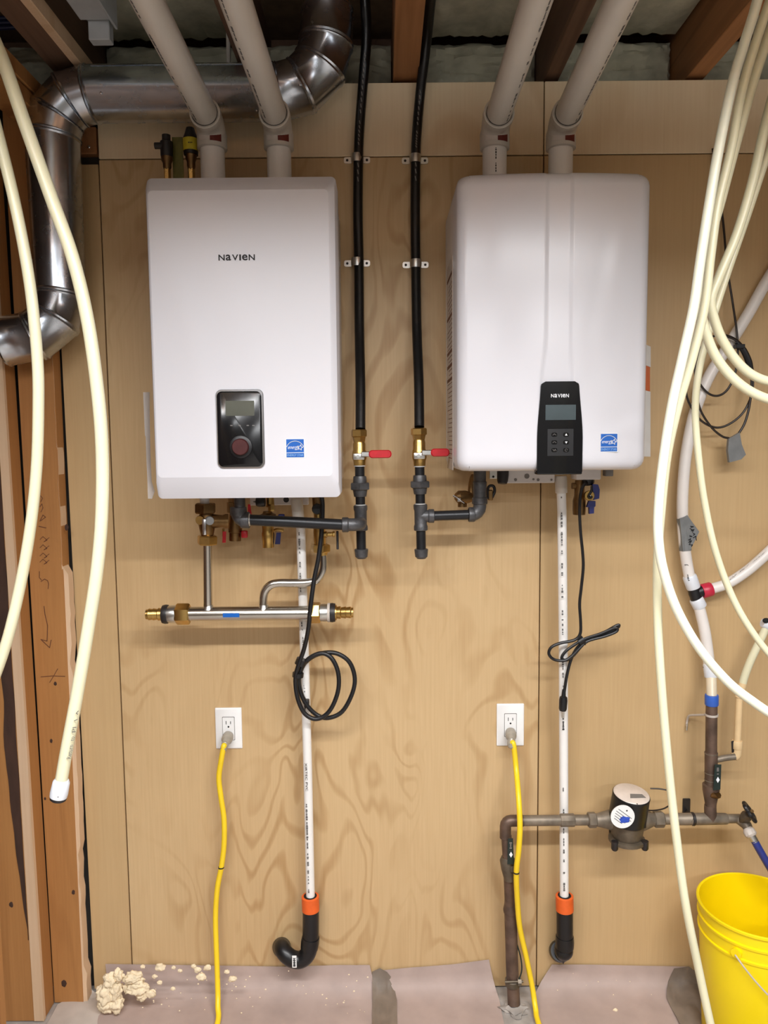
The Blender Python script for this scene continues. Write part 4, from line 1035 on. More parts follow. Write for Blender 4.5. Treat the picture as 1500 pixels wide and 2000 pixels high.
L = [(1146, 944, .14), (1140, 948, .15), (1134, 965, .15), (1132, 1000, .148), (1134, 1040, .14), (1138, 1080, .135), (1139, 1110, .13), (1135, 1150, .125), (1132, 1180, .12), (1134, 1215, .12), (1133, 1238, .12), (1122, 1250, .118), (1095, 1256, .116), (1077, 1264, .114), (1072, 1277, .112), (1082, 1288, .11), (1102, 1290, .11), (1116, 1282, .11), (1132, 1266, .11), (1148, 1252, .11),
     (1180, 1243, .112), (1201, 1235, .113), (1206, 1229, .113), (1199, 1227, .112), (1172, 1238, .11), (1142, 1248, .108), (1118, 1262, .107), (1103, 1274, .106), (1097, 1286, .106), (1108, 1289, .106), (1122, 1278, .105), (1142, 1256, .104), (1172, 1240, .104), (1204, 1222, .104), (1209, 1222, .104), (1203, 1228, .103), (1170, 1244, .103), (1138, 1256, .102), (1124, 1270, .10), (1114, 1292, .10), (1107, 1320, .10), (1103, 1345, .10), (1101, 1358, .10)]
part('cord', MB().tube([P(*p) for p in L], .0042, 10, sub=5), BLACKM, t)
part('cable_tie', MB().cyl(P(1130, 1254, .107), P(1140, 1248, .107), .0115, n=12), BLACKM, t)
part('tie_tail', MB().tube([P(1138, 1252, .115), P(1144, 1260, .116)], .0012, 6), BLACKM, t)
part('cord_connector', MB().axl(P(1101.5, 1347, .10), P(1099, 1388, .10), [(0, .005), (.3, .0062), (.36, .0105), (.5, .0118), (.9, .0112), (1, .009)], 14), BLACKM, t, 'black moulded plug end')
part('prong', rbx(1097, 1386, 1102, 1402, .10, -.102, -.099, .0005, 1), STEEL, t)
# black cap valve the cord hangs beside
t = thing('inlet_valve', 'aged bronze valve with dark blue handles below the right heater', 'valve', P(1132, 1006, .12))
part('valve_body', MB().axl(P(1132, 938, .12), P(1131, 1005, .12), [(0, .012), (.12, .0125), (.25, .0135), (.45, .014), (.6, .0175), (.85, .0175), (1, .0165)], 20), BRASSD, t)
part('side_port', MB().cyl(P(1130, 949, .12), P(1117, 949, .12), .0085, n=14), BRASSD, t)
part('black_cap', MB().axl(P(1148, 934, .125), P(1149, 948, .125), [(0, .018), (.7, .0165), (1, .012)], 18), BLACKM, t)
c = P(1151, 968, .15)
part('brass_disc', MB().axl(c + F * -.012, c + F * .003, [(0, .012), (.85, .0138), (1, .0125)], 26), BRASS, t)
part('hook', MB().tube([c + F * .004 + Vector((.005, 0, .026)), c + F * .005 + Vector((.004, 0, .012)), c + F * .005 + Vector((-.001, 0, .004)), c + F * .005 + Vector((-.003, 0, -.003)), c + F * .005 + Vector((.002, 0, -.006)), c + F * .005 + Vector((.006, 0, -.001))], .0032, 8), BLACKM, t)
part('screw', MB().ball(c + F * .004 + Vector((.002, 0, 0)), .0028, 1), CHROME, t)
part('blue_handle', MB().prism([P(1155, 945, .135), P(1166, 946, .135), P(1169, 956, .135), P(1168, 973, .135), P(1157, 976, .135)], F * .012), BLUEH, t, 'dark blue upper handle')
part('blue_handle', MB().prism([P(1148, 978, .13), P(1161, 978, .13), P(1161, 988, .13), P(1158.5, 990, .13), P(1158, 1002, .13), P(1149, 1003, .13), P(1148.5, 990, .13), P(1144, 990, .13)], F * .011), BLUEH, t, 'dark blue lower handle')

# ================================================================== OUTLETS + EXTENSION CORDS
def outlet(u0, v0, u1, v1, up, lab):
    A, B = P(u0, v0, .0), P(u1, v1, .0); t = thing('wall_outlet', lab, 'outlet', ((A.x + B.x) / 2, 0, B.z), 'wall outlets')
    part('cover_plate', MB().rr_loft([(-.0003, A.x, B.x, B.z, A.z, .002), (-.004, A.x, B.x, B.z, A.z, .002), (-.006, A.x + .003, B.x - .003, B.z + .003, A.z - .003, .002)], 3), LABELW, t)
    xm = (A.x + B.x) / 2; zm = (A.z + B.z) / 2
    part('receptacle_gap', MB().rr_loft([(-.0055, xm - .0182, xm + .0182, zm - .0352, zm + .0352, .002), (-.0063, xm - .0182, xm + .0182, zm - .0352, zm + .0352, .002)], 2), GREYP, t)
    part('receptacle', MB().rr_loft([(-.0055, xm - .0168, xm + .0168, zm - .0335, zm + .0335, .002), (-.0072, xm - .0168, xm + .0168, zm - .0335, zm + .0335, .002)], 2), LABELW, t)
    zs_ = zm + .018
    part('slot', MB().box(xm - .0075, xm - .0058, -.0078, -.0065, zs_ - .005, zs_ + .005), DARK, t)
    part('slot', MB().box(xm + .0055, xm + .0072, -.0078, -.0065, zs_ - .004, zs_ + .004), DARK, t)
    part('ground_hole', MB().cyl((xm, -.0065, zs_ - .0125), (xm, -.0078, zs_ - .0125), .0026, n=12), DARK, t)
    return xm, zm
def plug_cord(xm, zm, pts, tie, lab):
    zp = zm - .019
    t = thing('extension_cord', lab, 'extension cord', pts[-1], 'yellow extension cords')
    part('plug', MB().axl((xm, -.0075, zp), (xm - .003, -.045, zp - .012), [(0, .0145), (.25, .0165), (.6, .0155), (.75, .012), (1, .0105)], 18), PLUGC, t, 'clear moulded plug')
    part('strain_relief', MB().tube([(xm - .003, -.04, zp - .010), (xm - .006, -.05, zp - .024), pts[0]], [.0105, .010, .0092], 14), PLUGC, t)
    part('cord', MB().tube([Vector((xm - .005, -.047, zp - .018))] + pts, .0078, 14), YELLOW, t)
    part('wire_tie', MB().axl(tie + Z * .0018, tie - Z * .0018, [(0, .0088), (1, .0088)], 14), DARKP, t)
x_, z_ = outlet(420.5, 1382, 474, 1460.5, 0, 'white wall outlet below the steel manifold, left of the two')
plug_cord(x_, z_, [P(437, 1458, .055), P(432, 1485, .055), P(427.5, 1520, .05), P(432, 1560, .05), P(437.5, 1600, .05), P(437.5, 1650, .05), P(432.5, 1692, .05), P(424.5, 1735, .05), P(421, 1790, .05), P(422.5, 1850, .06), P(425, 1920, .075), P(425.5, 1962, .10), Vector((P(425, 2000, .14).x, -.16, .012)), Vector((P(425, 2000, .14).x - .03, -.35, .012)), Vector((P(425, 2000, .14).x - .06, -.7, .010))], P(432, 1694, .05), 'yellow extension cord plugged into the left outlet')
x_, z_ = outlet(970, 1374, 1022.5, 1455, 1, 'white wall outlet below the right gas pipe, right of the two')
plug_cord(x_, z_, [P(1003, 1455, .055), P(1008, 1500, .06), P(1013, 1560, .12), P(1015.5, 1615, .145), P(1013, 1660, .145), P(1008.5, 1702, .135), P(1010, 1750, .115), P(1015, 1810, .095), P(1028, 1870, .085), P(1040, 1930, .085), P(1046, 1970, .11), Vector((P(1050, 2000, .14).x, -.165, .012)), Vector((P(1050, 2000, .14).x + .02, -.4, .012)), Vector((P(1050, 2000, .14).x + .05, -.7, .010))], P(1008.5, 1704, .135), 'yellow extension cord plugged into the right outlet')

# ================================================================== WATER LINE, METER, HOSE BIBB (right)
dW = .1
wp = thing('water_pipe', 'tarnished copper water pipe rising from the floor and turning right', 'water pipe', P(1003, 1985, .04))
zW = P(1100, 1602, dW).z
def WX(u): return Vector((P(u, 1602, dW).x, -dW, zW))
cx = P(987, 1640, dW).x
R = .016; rW = .0147
elb = [Vector((cx, -dW, zW - .05))] + [Vector((cx + R - R * math.cos(math.radians(q)), -dW, zW - R + R * math.sin(math.radians(q)))) for q in (0, 22, 45, 67, 90)] + [Vector((cx + .05, -dW, zW))]
part('elbow', MB().tube(elb, rW + .0012, 22, smooth=False), COPPER, wp)
part('run', MB().cyl(WX(998), WX(1152), rW, n=22), COPPERG, wp)
part('coupling', MB().axl(WX(1094), WX(1122), [(0, .0165), (.05, .018), (.95, .018), (1, .0165)], 8, .4), COPPERG, wp)
part('riser', MB().tube([P(989, 1632, dW), P(993, 1700, dW), P(996, 1770, .07)], rW, 20), COPPER, wp)
part('valve_body', MB().axl(P(990, 1672, dW), P(996, 1718, dW), [(0, .0155), (.15, .0215), (.5, .021), (.8, .018), (1, .0155)], 20), BRONZEM, wp)
part('valve_stem', MB().axl(P(1000, 1690, dW + .015), P(1001, 1700, dW + .015), [(0, .008), (1, .010)], 12), BRONZEM, wp)
c = P(997, 1663, dW + .03)
hdl = part('valve_handle', MB().hexa([P(991, 1688, dW + .028), P(1004, 1688, dW + .028), P(1004, 1688, dW + .02), P(991, 1688, dW + .02), P(992, 1638, dW + .028), P(1002, 1637, dW + .028), P(1002, 1637, dW + .02), P(992, 1638, dW + .02)]), GREENH, wp, 'dark green lever handle')
def diamond(u, v, d, par, s=.0062):
    c = P(u, v, d); m = MB()
    pts = [c + Vector((0, 0, s * 1.4)), c + Vector((s * .8, 0, 0)), c + Vector((0, 0, -s * 1.4)), c + Vector((-s * .8, 0, 0))]
    m.prism(pts, F * .0008); part('white_diamond', m, INKW, par)
def handle_print(u, v0, v1, d, par):
    m = MB(); random.seed(int(v0)); dashes(m, P(u, v0, d), P(u, v1, d), .008, F, .7, .003, .006); part('handle_print', m, GREYP, par)
diamond(998, 1669, dW + .0283, wp); handle_print(997.5, 1645, 1661, dW + .0283, wp)
part('reducer', MB().axl(P(996, 1752, .07), P(997, 1782, .07), [(0, .0155), (.3, .0165), (.5, .0175), (.8, .021), (1, .0195)], 20), COPPER, wp)
part('lower_riser', MB().tube([P(997, 1778, .07), P(1000, 1880, .07), P(1002, 1925, .072), P(1004, 1962, .085)], .018, 22), COPPER, wp)
part('ground_clamp', MB().axl(P(1001, 1912, .072), P(1001.5, 1924, .072), [(0, .0195), (.1, .022), (.9, .022), (1, .0195)], 18), BRONZEM, wp, 'corroded grounding clamp')
part('clamp_screw', MB().cyl(P(986, 1918, .09), P(1022, 1917, .09), .0032, n=10), BRONZEM, wp)
part('clamp_nut', MB().cyl(P(1011, 1918, .09), P(1018, 1918, .09), .010, n=6), COPPERG, wp)
part('stub', MB().cyl(P(1003, 1940, .075), Vector((P(1004, 1975, .09).x, -.092, 0.0)), .0165, n=18), IRON, wp)
part('ground_wire', MB().tube([P(1013, 1915, .09), P(1019, 1895, .085), P(1017, 1870, .08), P(1010, 1845, .075)], .002, 8), GREENH, wp)
random.seed(2)
c = Vector((P(1004, 1975, .09).x, -.092, 0.0))
cr = part('mortar_collar', MB().ball(c + Vector((0, 0, .004)), .036, 3, (1, .8, .32), .55, 40), CONC, wp, 'crumbled mortar collar')

# meter
mt = thing('water_meter', 'round black water meter with pale lens on the pipe', 'water meter', P(1222, 1645, .09))
zc_ = zW
part('left_nut', MB().axl(WX(1148), WX(1164), [(0, .019), (.1, .0215), (.9, .0215), (1, .019)], 8, .2), COPPERG, mt)
part('left_tail', MB().axl(WX(1160), WX(1206), [(0, .0165), (.2, .019), (.5, .024), (.8, .030), (1, .032)], 22), COPPERG, mt)
part('right_tail', MB().axl(WX(1245), WX(1282), [(0, .033), (.3, .03), (.55, .025), (.8, .019), (1, .0165)], 22), COPPERG, mt)
part('right_nut', MB().axl(WX(1276), WX(1296), [(0, .019), (.1, .0225), (.9, .0225), (1, .02)], 8, .2), COPPERG, mt)
mc = WX(1222); mc = Vector((mc.x, -dW - .012, zW))
part('meter_body', MB().axl(mc + Z * -.048, mc + Z * .012, [(0, .036), (.2, .043), (.6, .046), (1, .046)], 30), BRONZEM, mt)
part('bottom_flange', MB().axl(mc + Z * -.058, mc + Z * -.044, [(0, .044), (.2, .05), (.8, .05), (1, .045)], 24), BRONZEM, mt)
for sx, sy in ((-.042, -.028), (.042, -.028), (-.03, .035), (.03, .035)):
    part('flange_bolt', MB().axl(mc + Vector((sx, sy, -.068)), mc + Vector((sx, sy, -.042)), [(0, .007), (.2, .010), (1, .010)], 10), DARKP, mt)
ax = Vector((.08, -.16, 1)).normalized()
b0 = mc + Z * .006
hB = P(1220, 1548, dW + .02); tl = (hB.z - b0.z)
part('register', MB().axl(b0, b0 + ax * tl, [(0, .049), (.04, .0515), (.9, .0505), (.96, .051), (1, .0495)], 40), BLACKM, mt, 'black register housing')
part('lens', MB().axl(b0 + ax * (tl - .001), b0 + ax * (tl + .003), [(0, .0495), (.5, .0485), (1, .045)], 40), LENS, mt, 'pale round lens')
lz = b0 + ax * (tl + .0032)
ux = (X - ax * X.dot(ax)).normalized(); uy = ax.cross(ux)
part('lens_mark', MB().prism([lz + ux * -.012 + uy * -.026, lz + ux * .034 + uy * -.02, lz + ux * .028 + uy * -.004, lz + ux * -.006 + uy * -.006], ax * .0006), GREYP, mt)
st = P(1216, 1595, dW + .082)
sk = part('round_sticker', MB().axl(st + F * -.0015, st + F * .001, [(0, .0325), (1, .0325)], 36), LABELW, mt, 'round white sticker with blue stamp')
m_ = MB()
for k, (a0, a1, off_) in enumerate(((-.7, .7, .35), (-.75, .8, .1), (-.7, .6, -.12), (-.6, .5, -.34), (-.5, .3, -.55))):
    dxy = Vector((.8, 0, -.6)); nxy = Vector((.6, 0, .8))
    m_.stroke([st + F * .001 + nxy * (.03 * off_) + dxy * (.032 * a0), st + F * .001 + nxy * (.03 * off_) + dxy * (.032 * a1)], .0012, F)
m_.ball(st + F * .001 + Vector((.011, 0, .017)), .0026, 1, (1, .2, 1))
part('sticker_print', m_, INK, mt)
m_ = MB(); m_.ball(st + F * .0012 + Vector((.005, 0, -.008)), .0115, 3, (1.1, .08, .8), .5, 120); part('blue_stamp', m_, BLUEI, mt)
part('transmitter', MB().rbox(P(1243, 1580, .13).x, P(1259, 1580, .13).x, -.15, -.10, P(1250, 1612, .13).z, P(1250, 1572, .13).z, .004, 2), BLACKM, mt)
part('seal_wire', MB().tube([lz + ux * .0 + uy * -.05, P(1226, 1567, .14), P(1234, 1574, .14), P(1243, 1580, .137)], .0014, 8), CHROME, mt)
part('signal_wire', MB().tube([P(1257, 1581, .12), P(1275, 1583, .11), P(1297, 1579, .10), P(1312, 1568, .09), P(1314, 1555, .085), P(1306, 1545, .08), P(1290, 1541, .075), P(1270, 1540, .07)], .0021, 8), WIRED, mt)

# pipe to the right of the meter with tee, bracket and bibb
rp = thing('supply_pipe', 'weathered supply pipe with tee and green-handled valve, right of the meter', 'water pipe', P(1390, 1620, dW))
part('run', MB().cyl(WX(1292), WX(1352), .0143, n=22), COPPERG, rp)
part('tee_run', MB().axl(WX(1312), WX(1420), [(0, .0145), (.02, .0165), (.6, .0165), (.62, .0165), (.98, .0155), (1, .014)], 22), COPPERG, rp)
part('bibb_nipple', MB().cyl(WX(1415), WX(1446), .0125, n=18), COPPERG, rp)
def TV(u, v): return P(u, v, dW)
part('tee_neck', MB().axl(TV(1388, 1600), TV(1387, 1572), [(0, .0165), (.8, .0165), (1, .0155)], 20), COPPER, rp)
part('valve_body', MB().axl(TV(1388, 1574), TV(1389, 1530), [(0, .0155), (.1, .0155), (.35, .0185), (.7, .023), (.95, .0235), (1, .017)], 20), COPPER, rp)
part('valve_riser', MB().axl(TV(1389, 1534), TV(1389, 1468), [(0, .0185), (.05, .0185), (.06, .0175), (.95, .0175), (1, .0165)], 20), COPPER, rp)
for v in (1508, 1522, 1470):
    part('solder_ring', MB().axl(TV(1389, v), TV(1389, v + 1.6), [(0, .0182), (1, .0182)], 20), COPPERG, rp)
part('upper_riser', MB().cyl(TV(1389, 1470), TV(1390, 1370), .0157, n=20), COPPER, rp)
part('packing_nut', MB().ball(P(1397, 1553, dW + .02), .012, 2, (1.2, 1, .8), .5, 60), BRASSD, rp)
part('valve_handle', MB().hexa([P(1393, 1544, dW + .03), P(1407, 1542, dW + .03), P(1407, 1542, dW + .02), P(1393, 1544, dW + .02), P(1396, 1493, dW + .03), P(1409, 1493, dW + .03), P(1409, 1493, dW + .02), P(1396, 1493, dW + .02)]), GREENH, rp, 'dark green lever handle')
diamond(1402, 1523, dW + .0303, rp); handle_print(1402, 1497, 1514, dW + .0303, rp)
part('side_branch', MB().tube([P(1398, 1484, dW), P(1418, 1480, dW + .002), P(1436, 1478, dW + .004)], .0088, 16), COPPERG, rp)
br = thing('pipe_bracket', 'black strap bracket holding the supply pipe to the wall', 'bracket', P(1342, 1612, .05))
c0, c1 = P(1334, 1560, .004), P(1347, 1602, .004)
part('back_plate', MB().rbox(c0.x, c1.x, -.006, -.0005, c1.z, c0.z, .001, 1), DARKP, br)
part('strap', MB().hexa([P(1337, 1586, .006), P(1341, 1580, .006), P(1341, 1580, .003), P(1337, 1586, .003), P(1351, 1606, .118), P(1355, 1598, .118), P(1355, 1598, .114), P(1351, 1606, .114)]), DARKP, br)
part('ring', MB().axl(WX(1350), WX(1356), [(0, .0168), (.2, .0185), (.8, .0185), (1, .0168)], 24), DARKP, br)
hk = thing('pipe_hook', 'thin pale metal pipe hook around the copper riser', 'hook', P(1345, 1415, .04))
part('arm', MB().tube([P(1341, 1418, .006), P(1342, 1408, .006), P(1346, 1398, .02), P(1360, 1396.5, .05), P(1378, 1396, .085)], .0032, 8), LABELB, hk)
part('collar', MB().axl(TV(1390, 1394), TV(1390, 1398), [(0, .0175), (1, .0175)], 20), LABELB, hk)
part('nail', MB().cyl(P(1342, 1414, .012), P(1341, 1426, .012), .0025, n=8), ZINC, hk)

hb = thing('hose_bibb', 'old brass hose tap with round black handwheel', 'tap', P(1462, 1640, 0.112))
part('body', MB().tube([WX(1440), P(1450, 1605, 0.107), P(1458, 1612, 0.122), P(1462, 1622, 0.132)], [.013, .0145, .0145, .012], 16), COPPERG, hb)
part('bonnet', MB().axl(P(1449, 1604, 0.107), P(1461, 1590, 0.142), [(0, .012), (.5, .0125), (.55, .015), (.8, .015), (1, .009)], 10), BRONZEM, hb)
ha, hb_ = P(1461, 1590, 0.142), P(1469, 1584, 0.162)
hax = (hb_ - ha).normalized()
part('stem', MB().cyl(ha, hb_, .005, n=10), BRASSD, hb)
hn = Vector((.78, -.25, .58)).normalized(); hcn = P(1464, 1586, 0.152)
e1 = hn.orthogonal().normalized(); e2 = hn.cross(e1)
rgp = [hcn + (e1 * math.cos(2 * math.pi * k / 24) + e2 * math.sin(2 * math.pi * k / 24)) * (.0235 + .0025 * math.cos(6 * 2 * math.pi * k / 24)) for k in range(25)]
part('handwheel', MB().tube(rgp, .0058, 10, sub=2), BLACKM, hb, 'black scalloped handwheel')
part('wheel_web', MB().cyl(hcn - hn * .002, hcn + hn * .002, .021, n=20), BLACKM, hb)
part('coupling', MB().axl(P(1459, 1617, 0.132), P(1469, 1634, 0.147), [(0, .0115), (.3, .0165), (.8, .0165), (1, .0125)], 10), LABELB, hb)
gh = thing('garden_hose', 'blue hose hanging from the tap above the yellow bucket', 'hose', P(1500, 1700, 0.172))
part('ferrule', MB().cyl(P(1467, 1630, 0.146), P(1475, 1644, 0.152), .0105, n=14), ZINC, gh)
part('hose', MB().tube([P(1473, 1641, 0.151), P(1484, 1661, 0.157), P(1502, 1692, 0.162), P(1528, 1735, 0.172)], .0102, 14), HOSE, gh)

# ---- white supply pipe with tee up the right wall
dX = .05
ws = thing('white_supply_pipe', 'thick white supply tube joining the copper riser through a black tee', 'water pipe', P(1390, 1370, dX))
rX = .0155
part('upper_tube', MB().tube([P(1560, 455, .03), P(1500, 545, .03), P(1462, 612, .032), P(1425, 672, .034), P(1385, 735, .036), P(1357, 805, .04), P(1341, 880, .042), P(1334, 950, .045), P(1333, 1010, .045), P(1338, 1075, .047), P(1347, 1130, dX)], rX, 20), PEXWH, ws)
part('lower_tube', MB().tube([P(1363, 1175, dX), P(1375, 1225, .055), P(1382, 1270, .06), P(1386, 1312, .065)], rX, 20), PEXWH, ws)
def WS(u, v, d=dX): return P(u, v, d)
part('upper_ring', MB().axl(WS(1346, 1124), WS(1355, 1149), [(0, .0175), (.1, .0195), (.9, .0195), (1, .018)], 22), PEXRING, ws)
part('tee', MB().axl(WS(1353, 1144), WS(1361, 1172), [(0, .0165), (.3, .0165), (.5, .0175), (.7, .0165), (1, .0165)], 22), BLACKM, ws, 'black plastic tee')
part('tee_outlet', MB().axl(WS(1358, 1158), WS(1374, 1153), [(0, .0155), (1, .0155)], 22), BLACKM, ws)
part('lower_ring', MB().axl(WS(1359, 1169), WS(1368, 1186), [(0, .0175), (.1, .0195), (.9, .0195), (1, .018)], 22), PEXRING, ws)
part('crimson_ring', MB().axl(WS(1371, 1155), WS(1390, 1150), [(0, .0185), (.1, .0202), (.9, .0202), (1, .0185)], 22), PINKR, ws, 'crimson clamp ring')
br_pts = [WS(1386, 1151), WS(1420, 1140, .05), WS(1455, 1118, .05), WS(1485, 1093, .05), WS(1520, 1060, .05), WS(1560, 1020, .05)]
part('branch_tube', MB().tube(br_pts, .0148, 20), PEXWH, ws)
part('coupler', MB().axl(P(1386, 1296, .065), P(1389, 1322, .068), [(0, .0175), (.06, .0185), (.94, .0185), (1, .0175)], 22), PEXRING, ws)
part('coupler_line', MB().axl(P(1386.5, 1301, .065), P(1386.7, 1303, .065), [(0, .0187), (1, .0187)], 22), DARK, ws)
part('clear_tube', MB().cyl(P(1389, 1318, .068), P(1390, 1362, dW), .0143, n=20), PEXC, ws)
part('blue_ring', MB().axl(P(1390, 1357, dW), P(1390, 1377, dW), [(0, .0175), (.1, .0185), (.9, .0185), (1, .0175)], 22), BLUER, ws, 'blue clamp ring')
m_ = MB()
a_, b_ = WS(1424, 1134, dX + .0152), WS(1438, 1125, dX + .0152)
put_text(m_, 'OT', a_, b_ - a_, Vector((.5, 0, .86)), .020, .010)
a_, b_ = WS(1442, 1120, dX + .0152), WS(1460, 1107, dX + .0152)
put_text(m_, 'SALT', a_, b_ - a_, Vector((.55, 0, .83)), .030, .010)
a_, b_ = WS(1470, 1099, dX + .0152), WS(1493, 1080, dX + .0152)
put_text(m_, 'HOUSE', a_, b_ - a_, Vector((.6, 0, .8)), .040, .010)
part('handwriting', m_, INK, ws, 'black marker writing')
m_ = MB()
m_.stroke([P(1337, 1103, dX + .013), P(1343, 1103, dX + .013), P(1347, 1109, dX + .013)], .0014, F)
m_.stroke([P(1343, 1122, dX + .014), P(1344, 1128, dX + .016), P(1348, 1132, dX + .017), P(1345, 1134, dX + .017), P(1343, 1128, dX + .016)], .0014, F)
part('scribble', m_, INK, ws)
tp = thing('tape_flag', 'grey tape flag with black scribbles wrapped on the white tube', 'tape', P(1345, 1076, .06))
poly = [(1326, 1013), (1341, 1006), (1364, 1038), (1347, 1073), (1332, 1076)]
part('tape', MB().prism([P(u, v, .056) for u, v in poly], F * .006), TAPE, tp)
part('tape_wrap', MB().axl(P(1333.5, 1012, .045), P(1338.5, 1075, .047), [(0, .0166), (1, .0166)], 20), TAPE, tp)
m_ = MB(); random.seed(12)
for k in range(9):
    u, v = 1343 + random.uniform(0, 12), 1028 + k * 4.5
    m_.stroke([P(u, v, .0625), P(u + random.uniform(3, 7), v + random.uniform(-4, 3), .0625), P(u + random.uniform(0, 6), v + random.uniform(2, 5), .0625)], .0022, F)
part('scribble_print', m_, INK, tp)

# ---- cream branch on the far right
cb = thing('cream_branch', 'cream plastic branch line bending down to the small copper stub', 'water pipe', P(1440, 1480, .08))
part('fitting', MB().axl(P(1508, 1222, .08), P(1489, 1216, .08), [(0, .016), (.5, .017), (.8, .014), (1, .012)], 18), PEXRING, cb)
part('fitting_bore', MB().ball(P(1496, 1212, .095), .0095, 2, (1, .6, .8)), DARK, cb)
part('cream_tube', MB().tube([P(1496, 1226, .08), P(1484, 1252, .08), P(1466, 1290, .08), P(1454, 1322, .08), P(1448, 1345, .08)], .0108, 16), PEX, cb)
part('sleeve', MB().axl(P(1451, 1334, .08), P(1443, 1362, .08), [(0, .0115), (.1, .0118), (.9, .0118), (1, .0118)], 18), CPVC, cb)
part('cpvc_tube', MB().cyl(P(1444, 1360, .08), P(1440, 1452, .08), .0098, n=18), CPVC, cb)
part('elbow', MB().tube([P(1440, 1446, .08), P(1440, 1463, .08), P(1438, 1474, .08), P(1433, 1478, .08)], .0128, 18, sub=5), CPVC, cb)
part('elbow_lip', MB().axl(P(1440, 1446, .08), P(1440, 1462, .08), [(0, .0135), (.1, .0145), (.9, .0145), (1, .0135)], 18), CPVC, cb)
part('purple_stain', MB().hexa([P(1429, 1470, .082), P(1434, 1470, .086), P(1434, 1470, .08), P(1429, 1470, .078), P(1428, 1448, .082), P(1433, 1446, .086), P(1433, 1446, .08), P(1428, 1448, .078)]), DARKP, cb)

# ---- black control wire coil with taped end
cw = thing('wire_coil', 'thin dark wire hanging in loops with a grey taped end, on the right wall', 'wire', P(1435, 895, 0.070))
W = [(1392, 290, 0.012), (1405, 380, 0.012), (1413, 440, 0.012), (1420, 520, 0.029), (1430, 585, 0.035), (1438, 640, 0.055), (1441, 675, 0.060), (1440, 705, 0.060), (1434, 735, 0.060), (1420, 762, 0.060), (1402, 773, 0.060), (1383, 768, 0.060), (1366, 748, 0.062), (1357, 722, 0.064), (1364, 690, 0.066), (1380, 665, 0.066), (1400, 655, 0.066), (1425, 657, 0.066), (1447, 672, 0.064), (1462, 700, 0.062), (1470, 735, 0.060), (1468, 770, 0.060), (1452, 805, 0.060), (1425, 828, 0.060), (1398, 835, 0.060), (1370, 822, 0.060), (1350, 795, 0.060), (1340, 765, 0.060), (1345, 720, 0.060), (1365, 685, 0.060), (1392, 660, 0.062)]
part('wire', MB().tube([P(*p) for p in W], .0031, 8, sub=6), WIRED, cw)
W = [(1400, 656, 0.070), (1428, 660, 0.070), (1450, 676, 0.070), (1464, 705, 0.070), (1468, 745, 0.068), (1464, 790, 0.066), (1455, 825, 0.066), (1442, 848, 0.066)]
part('wire_end', MB().tube([P(*p) for p in W], .0034, 8, sub=6), WIRED, cw)
W = [(1357, 722, 0.066), (1362, 775, 0.066), (1370, 805, 0.066), (1390, 835, 0.066), (1410, 852, 0.066), (1424, 856, 0.066)]
part('wire_end', MB().tube([P(*p) for p in W], .0031, 8, sub=6), WIRED, cw)
part('wire_bundle', MB().tube([P(1438, 668, 0.066), P(1452, 684, 0.066), P(1462, 706, 0.066), P(1467, 728, 0.066)], [.006, .0085, .009, .0075], 10), BLACKM, cw)
part('tie', MB().rbox(P(1438, 676, 0.080).x, P(1455, 676, 0.080).x, -.082, -.06, P(1445, 680, 0.080).z, P(1445, 672, 0.080).z, .001, 1), BLACKM, cw)
part('tape_end', MB().prism([P(1420, 857, 0.064), P(1441, 845, 0.064), P(1445, 868, 0.064), P(1453, 888, 0.064), P(1444, 897, 0.064), P(1421, 903, 0.064), P(1418, 880, 0.064)], F * .012), TAPE, cw, 'grey taped end')

# ================================================================== HANGING TUBES
def pex(label, pts, r, m, group, name='pex_tube'):
    mb = MB(); mb.tube([P(*p) for p in pts], r, 16, sub=8)
    return mb, single(name, mb, m, label, 'tube', group)
# left pair
dT = .84
lt = thing('pex_tube', 'capped cream tube hanging in the left foreground, ending above the floor', 'tube', P(115, 1562, dT))
mb = MB(); mb.tube([P(*p) for p in ((-120, -120, dT), (-55, -10, dT), (0, 105, dT), (48, 240, dT), (98, 380, dT), (141, 500, dT), (170, 620, dT), (189, 750, dT), (199, 870, dT), (199, 1000, dT), (190, 1110, dT), (172, 1230, dT), (150, 1360, dT), (131, 1460, dT), (118, 1535, dT))], .0111, 18)
part('tube', mb, PEX, lt)
part('end_ring', MB().axl(P(121, 1522, dT), P(114, 1556, dT), [(0, .0118), (.15, .0148), (.8, .0158), (1, .0152)], 22), PEXRING, lt, 'white clamp ring')
part('end_plug', MB().axl(P(115, 1552, dT), P(113, 1563, dT), [(0, .0145), (.8, .0145), (1, .012)], 22), DARKP, lt, 'dark plug')
part('plug_glint', MB().ball(P(113.5, 1556, dT + .014), .0018, 1), CHROME, lt)
m_ = MB(); a_, b_ = P(134, 1482, dT + .0113), P(151, 1388, dT + .0113)
up_ = (b_ - a_).normalized(); sd = Vector((-1, 0, -.1)).normalized()
put_text(m_, 'Return', a_ + sd * -.004, up_, sd, .026, .0075)
put_text(m_, 'to', a_ + up_ * .034 + sd * -.004, up_, sd, .008, .006)
put_text(m_, 'Pl', a_ + up_ * .050 + sd * -.004, up_, sd, .010, .007)
m_.stroke([a_ + up_ * .072 + sd * .002, a_ + up_ * .074 + sd * -.003], .0012, F); m_.stroke([a_ + up_ * .084 + sd * -.002, a_ + up_ * .086 + sd * .001, a_ + up_ * .09 + sd * -.002], .0012, F)
part('handwriting', m_, INKG, lt, 'faded marker writing')
